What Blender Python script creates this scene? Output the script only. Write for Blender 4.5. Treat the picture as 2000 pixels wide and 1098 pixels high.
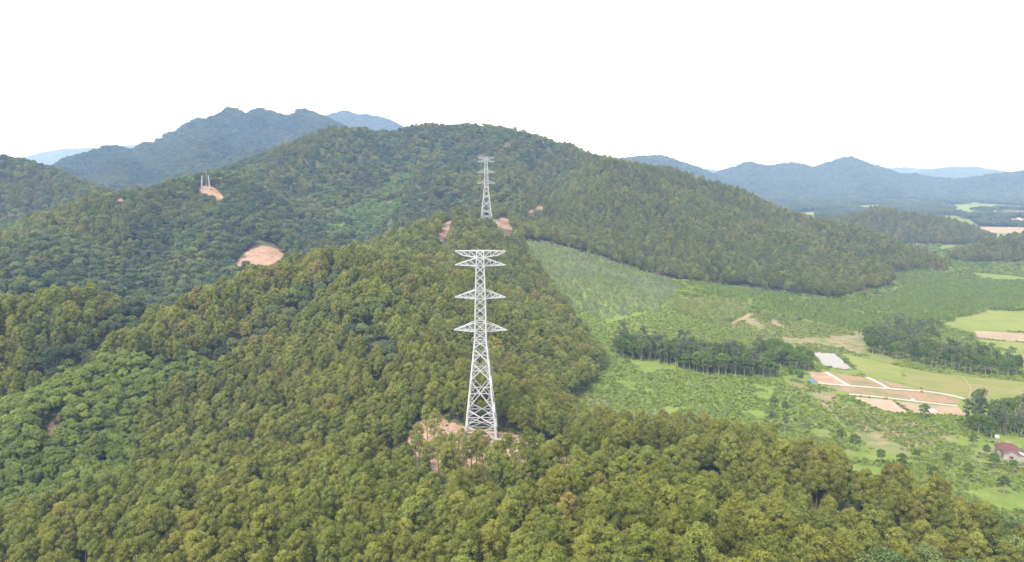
import bpy, bmesh, math, random
import numpy as np
from mathutils import Vector, Matrix, Euler

random.seed(7)
RNG = np.random.default_rng(7)
scene = bpy.context.scene
C = scene.collection
for o in list(bpy.data.objects):
    bpy.data.objects.remove(o)

# ------------------------------------------------------------------ camera
F_PX = 1480.0                       # focal length in photograph pixels (2000 wide)
PITCH = math.radians(8.42)
CAM = np.array((0.0, 0.0, 155.0))   # metres; valley floor is z = 0
cam_data = bpy.data.cameras.new("camera")
cam_data.sensor_width = 36.0
cam_data.lens = F_PX / 2000.0 * 36.0
cam_data.clip_start = 1.0
cam_data.clip_end = 120000.0
cam = bpy.data.objects.new("camera", cam_data)
cam.location = CAM
cam.rotation_euler = (math.radians(90) - PITCH, 0, 0)
C.objects.link(cam)
scene.camera = cam

# ------------------------------------------------------------------ sky and sun
SUN_EL, SUN_AZ = math.radians(58), math.radians(215)     # azimuth clockwise from +Y: behind the camera, a little left
world = bpy.data.worlds.new("World")
scene.world = world
world.use_nodes = True
wt = world.node_tree
wt.nodes.clear()
w_out = wt.nodes.new("ShaderNodeOutputWorld")
w_bg = wt.nodes.new("ShaderNodeBackground")
w_sky = wt.nodes.new("ShaderNodeTexSky")
w_sky.sky_type = 'NISHITA'
w_sky.sun_disc = False
w_sky.sun_elevation = SUN_EL
w_sky.sun_rotation = SUN_AZ
w_sky.air_density = 1.0
w_sky.dust_density = 1.5
w_sky.ozone_density = 1.0
w_hsv = wt.nodes.new("ShaderNodeHueSaturation")          # a veil of thin white cloud takes the blue out of the sky
w_hsv.inputs['Saturation'].default_value = 0.25
wt.links.new(w_sky.outputs[0], w_hsv.inputs['Color'])
wt.links.new(w_hsv.outputs[0], w_bg.inputs['Color'])
w_bg.inputs['Strength'].default_value = 0.15
wt.links.new(w_bg.outputs[0], w_out.inputs['Surface'])
sun_data = bpy.data.lights.new("sun", 'SUN')
sun_data.energy = 1.9
sun_data.angle = math.radians(12)
sun_data.color = (1.0, 0.96, 0.9)
sun = bpy.data.objects.new("sun", sun_data)
sun_dir = Vector((math.sin(SUN_AZ) * math.cos(SUN_EL), math.cos(SUN_AZ) * math.cos(SUN_EL), math.sin(SUN_EL)))
sun.rotation_euler = (-sun_dir).to_track_quat('-Z', 'Y').to_euler()
C.objects.link(sun)
vs = scene.view_settings
vs.view_transform = 'Standard'
vs.look = 'None'
vs.gamma = 1.0
vs.use_curve_mapping = False
vs.exposure = 1.8
cy = scene.cycles
cy.use_denoising = True
cy.max_bounces = 5
cy.diffuse_bounces = 4
cy.glossy_bounces = 2
cy.transmission_bounces = 2
cy.volume_bounces = 0
cy.transparent_max_bounces = 4
cy.use_fast_gi = False
cy.caustics_reflective = False
cy.caustics_refractive = False

# ------------------------------------------------------------------ geometry helpers
CT, ST = math.cos(PITCH), math.sin(PITCH)
def at(px, py, D):
    """World point on the line of sight through photograph pixel (px, py) at forward distance D."""
    u, v = (px - 1000.0) / F_PX, (549.0 - py) / F_PX
    d = np.array((u, CT + v * ST, -ST + v * CT))
    return CAM + d * (D / d[1])

def to_px(p):
    p = np.atleast_2d(p) - CAM
    depth = p[:, 1] * CT - p[:, 2] * ST
    up = p[:, 1] * ST + p[:, 2] * CT
    return 1000 + F_PX * p[:, 0] / depth, 549 - F_PX * up / depth, depth

def _hash(ix, iy, s):
    h = (ix.astype(np.int64) * 374761393 + iy.astype(np.int64) * 668265263 + s * 1442695041) & 0x7fffffff
    h = ((h ^ (h >> 13)) * 1274126177) & 0x7fffffff
    return ((h ^ (h >> 16)) & 0xffff) / 65535.0 * 2 - 1

def noise(x, y, scale, s=0):
    x, y = np.asarray(x) / scale, np.asarray(y) / scale
    ix, iy = np.floor(x), np.floor(y)
    fx, fy = x - ix, y - iy
    fx, fy = fx * fx * (3 - 2 * fx), fy * fy * (3 - 2 * fy)
    a, b = _hash(ix, iy, s), _hash(ix + 1, iy, s)
    c, d = _hash(ix, iy + 1, s), _hash(ix + 1, iy + 1, s)
    return (a * (1 - fx) + b * fx) * (1 - fy) + (c * (1 - fx) + d * fx) * fy

def fbm(x, y, scale, s=0, n=4):
    t, a = 0, 1.0
    for i in range(n):
        t = t + a * noise(x, y, scale / 2 ** i, s + i * 17)
        a *= 0.5
    return t / 1.9

# ------------------------------------------------------------------ the lie of the land
# each ridge: (points as (px, py, D) of the canopy line, canopy height there, cross slope, rounding, blend)
CAN = 13.0
RIDGES = []
def ridge(pts, slope, rnd=25.0, can=CAN, k=26.0):
    P = []
    for p in pts:
        w = at(p[0], p[1], p[2])
        P.append((w[0], w[1], w[2] - (p[3] if len(p) > 3 else can)))
    RIDGES.append((np.array(P), slope, rnd, k))

# the hill under the camera and the tower ridge running away from it
ridge([(1500, 1250, 120), (1400, 1098, 162), (1230, 1000, 215), (1080, 905, 285, 5), (940, 848, 329, 0), (880, 745, 375), (775, 650, 450),
       (725, 565, 515), (690, 486, 580), (780, 470, 700), (850, 424, 830), (905, 408, 930), (960, 414, 985), (1000, 398, 1080),
       (960, 350, 1200), (900, 300, 1330), (850, 252, 1470)], 0.42, 14, k=10)
ridge([(1250, 855, 300), (1500, 888, 272), (1750, 960, 240), (2000, 1080, 222), (2350, 1240, 200)], 0.42, 16, k=12)     # its right shoulder
ridge([(1250, 1050, 190), (700, 1030, 215), (300, 1010, 245), (0, 1020, 262), (-300, 1020, 290)], 0.22, 25, k=18)      # its left shoulder
ridge([(690, 486, 580), (600, 495, 585), (480, 536, 540), (300, 610, 470), (130, 705, 400), (20, 790, 350)], 0.62, 10, k=8)   # spur with the pines
ridge([(330, 610, 560), (250, 588, 520), (150, 568, 500), (0, 588, 450), (-200, 600, 420)], 0.62, 10, k=8)
# left hill
ridge([(-250, 590, 640), (0, 500, 700), (110, 432, 850), (230, 386, 950, 7), (320, 374, 1000), (400, 364, 1060, 6), (445, 332, 1160), (520, 326, 1260),
       (660, 262, 1420), (745, 256, 1480), (830, 233, 1510)], 0.42, 25, k=18)
ridge([(400, 364, 1060, 6), (470, 420, 960), (520, 485, 860)], 0.38, 20, k=18)
# top of the great hill and its right shoulder
ridge([(830, 233, 1510), (900, 239, 1500), (1000, 262, 1480), (1080, 285, 1450), (1125, 304, 1420), (1190, 315, 1330), (1250, 346, 1260),
       (1350, 392, 1180), (1450, 432, 1120), (1550, 474, 1065), (1650, 524, 1000), (1722, 566, 950)], 0.42, 30, k=22)
ridge([(1190, 315, 1330), (1140, 350, 1210), (1090, 395, 1110), (1050, 430, 1020)], 0.3, 25, k=20)
ridge([(1330, 378, 1360), (1450, 412, 1330), (1550, 454, 1300), (1620, 488, 1270), (1675, 512, 1250)], 0.45, 20, k=12)
ridge([(1010, 462, 900), (1120, 530, 800), (1250, 615, 690)], 0.24, 30, can=3, k=20)                                    # fan of the young plantation
# hill at the left edge
ridge([(-400, 300, 1250), (0, 318, 1300), (60, 326, 1300), (120, 362, 1270), (170, 392, 1230), (230, 440, 1180)], 0.36, 30, k=22)
# knolls in the valley
ridge([(1580, 448, 1640), (1640, 424, 1650), (1720, 411, 1650), (1790, 418, 1630), (1850, 442, 1600), (1890, 470, 1570)], 0.34, 30, k=14)
ridge([(1840, 516, 1190), (1900, 486, 1230), (2000, 458, 1280), (2150, 430, 1320)], 0.42, 20, k=12)
ridge([(1680, 492, 1390), (1760, 486, 1400), (1800, 500, 1380)], 0.14, 25, k=14)
# mountains on the left: a broad body, then the steep tops that make the skyline
ridge([(60, 350, 2500), (110, 334, 2600), (180, 310, 2700), (250, 295, 2800), (330, 268, 2900), (400, 248, 2950), (455, 232, 3000), (488, 234, 3050),
       (507, 228, 3080), (545, 233, 3120), (592, 228, 3150), (640, 250, 3100), (680, 276, 3050), (760, 320, 2900)], 0.5, 15, k=20)
ridge([(395, 245, 2940), (430, 226, 2970), (455, 208, 3000), (466, 217, 3005)], 0.8, 14, k=12)
ridge([(496, 220, 3060), (507, 206, 3080), (530, 216, 3110)], 0.8, 14, k=12)
ridge([(570, 226, 3130), (592, 215, 3150), (612, 221, 3140), (632, 240, 3110)], 0.75, 18, k=12)
ridge([(250, 291, 2800), (330, 263, 2900), (380, 246, 2930)], 0.8, 12, k=8)
ridge([(462, 230, 2980), (500, 262, 2700), (518, 300, 2400), (540, 330, 2200)], 0.55, 12, k=16)
ridge([(400, 240, 2950), (395, 275, 2550), (470, 277, 2300), (512, 302, 2200)], 0.5, 16, k=16)
ridge([(300, 275, 2860), (250, 322, 2350), (240, 362, 2000)], 0.5, 15, k=16)
ridge([(160, 318, 2650), (140, 345, 2300)], 0.5, 15, k=16)
ridge([(530, 232, 3090), (575, 270, 2750), (590, 310, 2450)], 0.6, 12, k=16)
ridge([(600, 222, 3150), (640, 275, 2800), (640, 310, 2500)], 0.6, 12, k=16)
ridge([(560, 300, 5000), (640, 224, 5200), (672, 216, 5200), (700, 224, 5200), (742, 226, 5200), (780, 252, 5100), (860, 300, 5000)], 0.6, 20, k=20)
ridge([(-200, 330, 8200), (40, 312, 8600), (100, 296, 9000), (140, 291, 9000), (190, 291, 9200), (260, 284, 9500), (330, 280, 9500), (420, 300, 9500)], 0.4, 40, k=40)
# hills beyond the valley on the right
ridge([(1120, 330, 4300), (1200, 313, 4200), (1245, 306, 4200), (1290, 305, 4200), (1325, 318, 4200), (1370, 347, 4150)], 0.45, 35, k=30)
ridge([(1375, 350, 4500), (1420, 334, 4600), (1462, 321, 4600), (1500, 327, 4650)], 0.42, 30, k=25)
ridge([(1500, 327, 4650), (1550, 319, 4700), (1592, 331, 4700)], 0.42, 30, k=25)
ridge([(1592, 331, 4700), (1625, 319, 4700), (1655, 311, 4700), (1700, 322, 4700), (1745, 337, 4700), (1850, 348, 4700), (2000, 343, 4700), (2200, 335, 4700)], 0.42, 30, k=25)
ridge([(1462, 321, 4600), (1445, 352, 4150)], 0.4, 30, k=30)
ridge([(1550, 319, 4700), (1570, 352, 4200)], 0.4, 30, k=30)
ridge([(1655, 311, 4700), (1690, 345, 4200), (1720, 362, 3950)], 0.4, 30, k=30)
ridge([(1900, 350, 4300), (1960, 336, 4400), (2050, 330, 4400), (2200, 326, 4400)], 0.42, 30, k=30)
ridge([(1720, 331, 9000), (1760, 329, 9000), (1830, 334, 9000)], 0.2, 60, k=40)
ridge([(1810, 336, 7600), (1850, 328, 7800), (1890, 327, 7800), (1940, 334, 7800)], 0.3, 50, k=40)
ridge([(1180, 318, 9000), (1230, 310, 9000), (1290, 318, 9000)], 0.2, 60, k=40)
ridge([(1350, 332, 11000), (1385, 328, 11000), (1430, 333, 11000)], 0.2, 60, k=40)

# side valleys cut into the slopes: (line as (px, py, D), depth, half width)
CUTS = []
def cut(pts, depth, w):
    CUTS.append((np.array([at(*p)[:2] for p in pts]), depth, w))
cut([(1052, 285, 1440), (1075, 335, 1300), (1062, 395, 1150)], 20, 34)
cut([(775, 262, 1470), (770, 320, 1310), (730, 390, 1100), (690, 440, 960)], 18, 42)
cut([(945, 255, 1480), (930, 315, 1290), (895, 375, 1120)], 16, 30)
cut([(1270, 380, 1220), (1285, 450, 1120), (1300, 510, 1020)], 12, 24)
cut([(1420, 440, 1130), (1440, 500, 1050)], 9, 22)
cut([(640, 552, 545), (540, 625, 465), (420, 698, 395)], 8, 16)
cut([(305, 602, 500), (215, 655, 452), (120, 725, 412)], 10, 16)
cut([(330, 400, 960), (300, 470, 820), (260, 540, 700)], 12, 28)
cut([(560, 340, 1220), (590, 400, 1080), (620, 460, 940)], 14, 32)
cut([(492, 255, 2820), (520, 285, 2550), (470, 320, 2350)], 40, 90)
cut([(552, 250, 2960), (560, 270, 2800), (560, 320, 2450)], 40, 80)
cut([(350, 278, 2760), (330, 300, 2550), (320, 350, 2200)], 36, 90)
cut([(215, 315, 2620), (190, 335, 2450)], 26, 80)

def smax(a, b, k):
    h = np.maximum(k - np.abs(a - b), 0) / k
    return np.maximum(a, b) + h * h * k * 0.25

def height(x, y):
    x, y = np.asarray(x, float), np.asarray(y, float)
    z = np.zeros_like(x)
    for P, s, r, k in RIDGES:
        best = np.full_like(x, -1e9)
        # skip points out of reach
        hmax = P[:, 2].max()
        reach = (hmax + k) / s + r
        m = (x > P[:, 0].min() - reach) & (x < P[:, 0].max() + reach) & (y > P[:, 1].min() - reach) & (y < P[:, 1].max() + reach)
        if not m.any():
            continue
        xm, ym = x[m], y[m]
        b = np.full_like(xm, -1e9)
        for i in range(len(P) - 1):
            ax, ay, az = P[i]
            bx, by, bz = P[i + 1]
            L2 = (bx - ax) ** 2 + (by - ay) ** 2
            t = np.clip(((xm - ax) * (bx - ax) + (ym - ay) * (by - ay)) / L2, 0, 1)
            d = np.hypot(xm - ax - t * (bx - ax), ym - ay - t * (by - ay))
            b = np.maximum(b, az + t * (bz - az) - s * (np.sqrt(d * d + r * r) - r))
        zm = z[m]
        z[m] = smax(zm, b, k)
    for Q, depth, w in CUTS:
        m = (x > Q[:, 0].min() - 3 * w) & (x < Q[:, 0].max() + 3 * w) & (y > Q[:, 1].min() - 3 * w) & (y < Q[:, 1].max() + 3 * w)
        if not m.any():
            continue
        d = np.full(int(m.sum()), 1e9)
        for i in range(len(Q) - 1):
            (ax, ay), (bx, by) = Q[i], Q[i + 1]
            tt = np.clip(((x[m] - ax) * (bx - ax) + (y[m] - ay) * (by - ay)) / ((bx - ax) ** 2 + (by - ay) ** 2), 0, 1)
            d = np.minimum(d, np.hypot(x[m] - ax - tt * (bx - ax), y[m] - ay - tt * (by - ay)))
        z[m] -= depth * np.exp(-(d / w) ** 2) * np.clip(z[m] / 40, 0, 1)
    # gullies and spurs, only where there is a hill, and growing with it
    far = np.clip((np.hypot(x, y) - 150) / 2500, 0, 1)
    amp = np.clip(z / 60, 0, 1) * (4.5 + 9.5 * far) * (1 - 0.8 * np.clip((z - 270) / 90, 0, 1) * (y < 4000))
    n = fbm(x, y, 80, 3, 3) * 0.35 + fbm(x, y, 230, 9, 3)
    gully = 1 - 2 * np.abs(noise(x + 40 * noise(x, y, 120, 5), y, 170, 21))          # ridged: narrow side valleys
    return z + amp * (n * 0.5 + gully * (0.4 + 1.1 * np.clip((y - 950) / 200, 0, 1) * np.clip((1800 - y) / 200, 0, 1) + 2.3 * np.clip((y - 1800) / 500, 0, 1) * np.clip((4000 - y) / 800, 0, 1)))

# ------------------------------------------------------------------ materials
def new_mat(name):
    m = bpy.data.materials.new(name)
    m.use_nodes = True
    nt = m.node_tree
    nt.nodes.clear()
    out = nt.nodes.new("ShaderNodeOutputMaterial")
    return m, nt, out

def N(nt, kind, **kw):
    n = nt.nodes.new(kind)
    for k, v in kw.items():
        if k.startswith('i_'):
            n.inputs[k[2:].replace('_', ' ')].default_value = v
        else:
            setattr(n, k, v)
    return n

def mixc(nt, fac, a, b, blend='MIX'):
    m = nt.nodes.new("ShaderNodeMix")
    m.data_type = 'RGBA'
    m.blend_type = blend
    for sock, v in ((m.inputs[0], fac), (m.inputs[6], a), (m.inputs[7], b)):
        if hasattr(v, 'default_value'):
            nt.links.new(v, sock)
        elif isinstance(v, (int, float)):
            sock.default_value = v
        else:
            sock.default_value = (*v, 1)
    return m.outputs[2]

def maprange(nt, v, a, b, c, d):
    m = nt.nodes.new("ShaderNodeMapRange")
    m.inputs[1].default_value, m.inputs[2].default_value = a, b
    m.inputs[3].default_value, m.inputs[4].default_value = c, d
    nt.links.new(v, m.inputs[0])
    return m.outputs[0]

def noise_tex(nt, scale, detail=3, rough=0.55, vec=None):
    t = N(nt, "ShaderNodeTexNoise")
    t.inputs['Scale'].default_value = scale
    t.inputs['Detail'].default_value = detail
    t.inputs['Roughness'].default_value = rough
    if vec is not None:
        nt.links.new(vec, t.inputs['Vector'])
    return t.outputs['Fac']

def leaf_mat(name, a, b, c=None, transl=0.36, patch=1 / 70.0, var=0.14):
    m, nt, out = new_mat(name)
    geo = N(nt, "ShaderNodeNewGeometry")
    oi = N(nt, "ShaderNodeObjectInfo")
    col = mixc(nt, oi.outputs['Random'], a, b)
    if c is not None:
        pn = noise_tex(nt, patch, 2, 0.5, geo.outputs['Position'])
        col = mixc(nt, maprange(nt, pn, 0.48, 0.68, 0, 1), col, c)
    isl = maprange(nt, geo.outputs['Random Per Island'], 0, 1, 1 - var, 1 + var)
    r2 = N(nt, "ShaderNodeMath", operation='MULTIPLY_ADD')             # a second random number for each tree: lighter and darker ones
    nt.links.new(oi.outputs['Random'], r2.inputs[0])
    r2.inputs[1].default_value, r2.inputs[2].default_value = 37.7, 0.31
    fr = N(nt, "ShaderNodeMath", operation='FRACT')
    nt.links.new(r2.outputs[0], fr.inputs[0])
    tv_ = N(nt, "ShaderNodeMath", operation='MULTIPLY')
    nt.links.new(isl, tv_.inputs[0])
    nt.links.new(maprange(nt, fr.outputs[0], 0, 1, 0.74, 1.22), tv_.inputs[1])
    hsv = N(nt, "ShaderNodeHueSaturation")
    nt.links.new(col, hsv.inputs['Color'])
    nt.links.new(tv_.outputs[0], hsv.inputs['Value'])
    d = N(nt, "ShaderNodeBsdfDiffuse")
    t = N(nt, "ShaderNodeBsdfTranslucent")
    nt.links.new(hsv.outputs[0], d.inputs['Color'])
    nt.links.new(hsv.outputs[0], t.inputs['Color'])
    mx = N(nt, "ShaderNodeMixShader")
    mx.inputs[0].default_value = transl
    nt.links.new(d.outputs[0], mx.inputs[1])
    nt.links.new(t.outputs[0], mx.inputs[2])
    nt.links.new(mx.outputs[0], out.inputs['Surface'])
    return m

def plain_mat(name, col, rough=0.8, col2=None, scale=1.0, metallic=0.0, bump=0.0, spec=0.3, detail=4):
    m, nt, out = new_mat(name)
    p = N(nt, "ShaderNodeBsdfPrincipled")
    p.inputs['Roughness'].default_value = rough
    p.inputs['Metallic'].default_value = metallic
    p.inputs['Specular IOR Level'].default_value = spec
    if col2 is None:
        p.inputs['Base Color'].default_value = (*col, 1)
    else:
        geo = N(nt, "ShaderNodeNewGeometry")
        f = noise_tex(nt, scale, detail, 0.6, geo.outputs['Position'])
        nt.links.new(mixc(nt, maprange(nt, f, 0.35, 0.65, 0, 1), col, col2), p.inputs['Base Color'])
        if bump:
            bp = N(nt, "ShaderNodeBump")
            bp.inputs['Distance'].default_value = bump
            nt.links.new(f, bp.inputs['Height'])
            nt.links.new(bp.outputs[0], p.inputs['Normal'])
    nt.links.new(p.outputs[0], out.inputs['Surface'])
    return m

M = {}
# pines: three tints of one species
M['pine'] = leaf_mat('pine_needles', (0.172, 0.190, 0.038), (0.210, 0.214, 0.046), (0.188, 0.200, 0.044))
M['pine_green'] = leaf_mat('pine_needles_green', (0.155, 0.185, 0.040), (0.182, 0.204, 0.046), (0.168, 0.192, 0.044))
M['pine_rusty'] = leaf_mat('pine_needles_rusty', (0.200, 0.186, 0.048), (0.212, 0.176, 0.050), (0.192, 0.180, 0.046))
M['broad'] = leaf_mat('broadleaf_leaves', (0.095, 0.142, 0.048), (0.165, 0.198, 0.062), (0.175, 0.190, 0.056), patch=1 / 45.0)
M['pine_hill'] = leaf_mat('pine_needles_hill', (0.155, 0.165, 0.040), (0.195, 0.190, 0.048), (0.168, 0.172, 0.044))
M['pine_hill_green'] = leaf_mat('pine_needles_hill_green', (0.125, 0.148, 0.042), (0.155, 0.170, 0.048), (0.140, 0.156, 0.046))
M['broad_dark'] = leaf_mat('broadleaf_leaves_dark', (0.072, 0.112, 0.048), (0.108, 0.140, 0.054), (0.118, 0.140, 0.052), patch=1 / 45.0)
M['broad_pale'] = leaf_mat('broadleaf_leaves_pale', (0.120, 0.150, 0.048), (0.150, 0.180, 0.060), None, transl=0.3)
M['young'] = leaf_mat('young_tree_leaves', (0.150, 0.205, 0.046), (0.215, 0.255, 0.056), (0.165, 0.200, 0.060))
M['euc'] = leaf_mat('eucalyptus_leaves', (0.105, 0.140, 0.062), (0.150, 0.175, 0.075), None)
M['euc_young'] = leaf_mat('young_eucalyptus_leaves', (0.180, 0.225, 0.120), (0.240, 0.275, 0.140), (0.170, 0.220, 0.080))
M['acacia'] = leaf_mat('acacia_leaves', (0.095, 0.150, 0.030), (0.135, 0.185, 0.038), (0.100, 0.150, 0.044))
M['sapling_green'] = leaf_mat('young_acacia_leaves', (0.125, 0.190, 0.036), (0.180, 0.245, 0.048), (0.145, 0.195, 0.050), patch=1 / 40.0)
M['acacia_yellow'] = leaf_mat('acacia_leaves_yellow', (0.200, 0.240, 0.070), (0.255, 0.280, 0.085), None)
M['shrub'] = leaf_mat('shrub_leaves', (0.165, 0.225, 0.036), (0.245, 0.295, 0.050), (0.190, 0.225, 0.060))
M['gully'] = leaf_mat('gully_leaves', (0.135, 0.215, 0.062), (0.185, 0.255, 0.078), (0.150, 0.215, 0.070))
M['under'] = leaf_mat('undergrowth_leaves', (0.055, 0.095, 0.024), (0.110, 0.140, 0.036), None)
M['far'] = leaf_mat('distant_leaves', (0.055, 0.085, 0.032), (0.095, 0.115, 0.038), (0.110, 0.118, 0.038), patch=1 / 90.0)
M['bark'] = plain_mat('pine_bark', (0.085, 0.055, 0.042), 0.9, (0.13, 0.085, 0.06), 1.5)
M['bark_pale'] = plain_mat('pale_bark', (0.34, 0.30, 0.25), 0.85, (0.22, 0.18, 0.14), 0.8)
M['steel'] = plain_mat('galvanised_steel', (0.426, 0.435, 0.459), 0.5, (0.344, 0.353, 0.377), 0.35, metallic=0.15, spec=0.5)
M['concrete'] = plain_mat('concrete', (0.308, 0.284, 0.255), 0.9, (0.249, 0.225, 0.201), 0.12)
M['soil'] = plain_mat('bare_soil', (0.29, 0.185, 0.125), 0.95, (0.20, 0.135, 0.085), 0.16)
M['soil_pale'] = plain_mat('bare_pale_soil', (0.33, 0.225, 0.165), 0.95, (0.26, 0.17, 0.12), 0.16)
M['soil_tan'] = plain_mat('tan_soil', (0.245, 0.184, 0.122), 0.95, (0.190, 0.150, 0.095), 0.05)
M['wall'] = plain_mat('lime_washed_wall', (0.30, 0.28, 0.26), 0.9, (0.22, 0.20, 0.185), 0.7)
M['tile_roof'] = plain_mat('red_tiles', (0.115, 0.050, 0.040), 0.9, (0.075, 0.036, 0.032), 1.6)
M['grey_roof'] = plain_mat('fibre_cement_roof', (0.322, 0.301, 0.287), 0.9, (0.252, 0.238, 0.231), 0.8)
M['green_roof'] = plain_mat('green_sheet_roof', (0.126, 0.280, 0.196), 0.5, (0.098, 0.238, 0.168), 0.6)
M['wood_red'] = plain_mat('red_painted_wood', (0.30, 0.07, 0.05), 0.7)
M['glass_dark'] = plain_mat('window_glass', (0.03, 0.03, 0.035), 0.1, spec=0.6)
M['white_paint'] = plain_mat('white_paint', (0.48, 0.47, 0.45), 0.6)
M['stone'] = plain_mat('broken_stone', (0.30, 0.25, 0.21), 0.9, (0.22, 0.17, 0.14), 0.9)
M['blue_sheet'] = plain_mat('blue_sheet', (0.05, 0.16, 0.48), 0.6)

def field_mat(name, a, b, c, ang, width):
    """Crop in drilled rows with patches of stubble."""
    m, nt, out = new_mat(name)
    geo = N(nt, "ShaderNodeNewGeometry")
    mp = N(nt, "ShaderNodeMapping")
    mp.inputs['Rotation'].default_value = (0, 0, ang)
    nt.links.new(geo.outputs['Position'], mp.inputs['Vector'])
    wv = N(nt, "ShaderNodeTexWave", wave_type='BANDS', bands_direction='X')
    wv.inputs['Scale'].default_value = 0.314 / width
    wv.inputs['Distortion'].default_value = 7.0
    wv.inputs['Detail'].default_value = 2.0
    wv.inputs['Detail Scale'].default_value = 0.25
    nt.links.new(mp.outputs[0], wv.inputs['Vector'])
    f = noise_tex(nt, 0.045, 5, 0.62, geo.outputs['Position'])
    f2 = noise_tex(nt, 0.6, 3, 0.6, geo.outputs['Position'])
    col = mixc(nt, maprange(nt, wv.outputs['Fac'], 0.2, 0.8, 0, 0.55), a, b)
    col = mixc(nt, maprange(nt, f, 0.45, 0.62, 0, 1), col, c)
    col = mixc(nt, maprange(nt, f2, 0.3, 0.7, 0, 0.35), col, b)
    p = N(nt, "ShaderNodeBsdfPrincipled")
    p.inputs['Roughness'].default_value = 0.95
    p.inputs['Specular IOR Level'].default_value = 0.1
    nt.links.new(col, p.inputs['Base Color'])
    nt.links.new(p.outputs[0], out.inputs['Surface'])
    return m

M['rice'] = field_mat('rice_stubble', (0.146, 0.158, 0.042), (0.168, 0.135, 0.067), (0.112, 0.146, 0.034), 0.5, 3.2)
M['rice_green'] = field_mat('rice_crop', (0.140, 0.163, 0.039), (0.168, 0.168, 0.051), (0.107, 0.146, 0.034), -0.3, 4.5)
M['rice_dry'] = field_mat('dry_stubble', (0.191, 0.151, 0.084), (0.146, 0.146, 0.051), (0.168, 0.146, 0.067), 0.7, 3.0)
M['lot_grass'] = field_mat('weedy_soil', (0.235, 0.150, 0.100), (0.195, 0.135, 0.085), (0.125, 0.130, 0.048), 0.2, 6.0)

def water_mat():
    m, nt, out = new_mat('pond_water')
    p = N(nt, "ShaderNodeBsdfPrincipled")
    p.inputs['Base Color'].default_value = (0.12, 0.105, 0.085, 1)
    p.inputs['Roughness'].default_value = 0.04
    p.inputs['IOR'].default_value = 1.37
    geo = N(nt, "ShaderNodeNewGeometry")
    f = noise_tex(nt, 1.2, 2, 0.5, geo.outputs['Position'])
    bp = N(nt, "ShaderNodeBump")
    bp.inputs['Distance'].default_value = 0.01
    nt.links.new(f, bp.inputs['Height'])
    nt.links.new(bp.outputs[0], p.inputs['Normal'])
    nt.links.new(p.outputs[0], out.inputs['Surface'])
    return m
M['water'] = water_mat()

def ground_mat():
    """Forest litter and undergrowth on the hills, grass on the valley floor, bare red soil where it was dug."""
    m, nt, out = new_mat('ground')
    geo = N(nt, "ShaderNodeNewGeometry")
    pos = geo.outputs['Position']
    n_big = noise_tex(nt, 0.012, 5, 0.6, pos)
    n_mid = noise_tex(nt, 0.09, 5, 0.65, pos)
    n_small = noise_tex(nt, 0.7, 4, 0.65, pos)
    forest = mixc(nt, maprange(nt, n_mid, 0.38, 0.62, 0, 1), (0.055, 0.068, 0.024), (0.105, 0.075, 0.048))
    forest = mixc(nt, maprange(nt, n_small, 0.35, 0.7, 0, 0.6), forest, (0.070, 0.085, 0.028))
    grass = mixc(nt, maprange(nt, n_mid, 0.36, 0.62, 0, 1), (0.105, 0.150, 0.028), (0.160, 0.190, 0.042))
    grass = mixc(nt, maprange(nt, n_small, 0.40, 0.72, 0, 0.7), grass, (0.055, 0.090, 0.020))
    grass = mixc(nt, maprange(nt, n_big, 0.55, 0.66, 0, 0.75), grass, (0.16, 0.14, 0.075))
    scrub = mixc(nt, maprange(nt, n_mid, 0.40, 0.60, 0, 1), (0.095, 0.130, 0.036), (0.215, 0.160, 0.100))
    soil = mixc(nt, maprange(nt, n_mid, 0.36, 0.62, 0, 1), (0.31, 0.205, 0.145), (0.20, 0.118, 0.082))
    soil = mixc(nt, maprange(nt, n_small, 0.45, 0.75, 0, 0.7), soil, (0.37, 0.26, 0.18))
    streak = noise_tex(nt, 0.22, 6, 0.75, pos)
    soil = mixc(nt, maprange(nt, streak, 0.52, 0.64, 0, 0.75), soil, (0.13, 0.085, 0.055))
    def attr(nm):
        a = N(nt, "ShaderNodeAttribute", attribute_name=nm)
        return a.outputs['Fac']
    def edge(nm):
        add = N(nt, "ShaderNodeMath", operation='ADD')
        nt.links.new(attr(nm), add.inputs[0])
        nt.links.new(maprange(nt, n_small, 0.2, 0.8, -0.3, 0.3), add.inputs[1])
        return maprange(nt, add.outputs[0], 0.38, 0.62, 0, 1)
    col = mixc(nt, edge('grass'), forest, grass)
    col = mixc(nt, edge('scrub'), col, scrub)
    col = mixc(nt, edge('soil'), col, soil)
    p = N(nt, "ShaderNodeBsdfPrincipled")
    p.inputs['Roughness'].default_value = 0.95
    p.inputs['Specular IOR Level'].default_value = 0.1
    nt.links.new(col, p.inputs['Base Color'])
    bp = N(nt, "ShaderNodeBump")
    bp.inputs['Distance'].default_value = 0.5
    nt.links.new(n_small, bp.inputs['Height'])
    nt.links.new(bp.outputs[0], p.inputs['Normal'])
    nt.links.new(p.outputs[0], out.inputs['Surface'])
    return m
M['ground'] = ground_mat()

# ------------------------------------------------------------------ small builders
def link(o, parent=None):
    C.objects.link(o)
    if parent is not None:
        o.parent = parent
    return o

def tag(o, label=None, cat=None, group=None, kind=None):
    for k, v in (('label', label), ('category', cat), ('group', group), ('kind', kind)):
        if v:
            o[k] = v
    return o

def empty(name, loc=(0, 0, 0), rz=0.0, sc=1.0):
    o = bpy.data.objects.new(name, None)
    o.empty_display_size = 0.5
    o.location = loc
    o.rotation_euler = (0, 0, rz)
    o.scale = (sc, sc, sc)
    return link(o)

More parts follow.
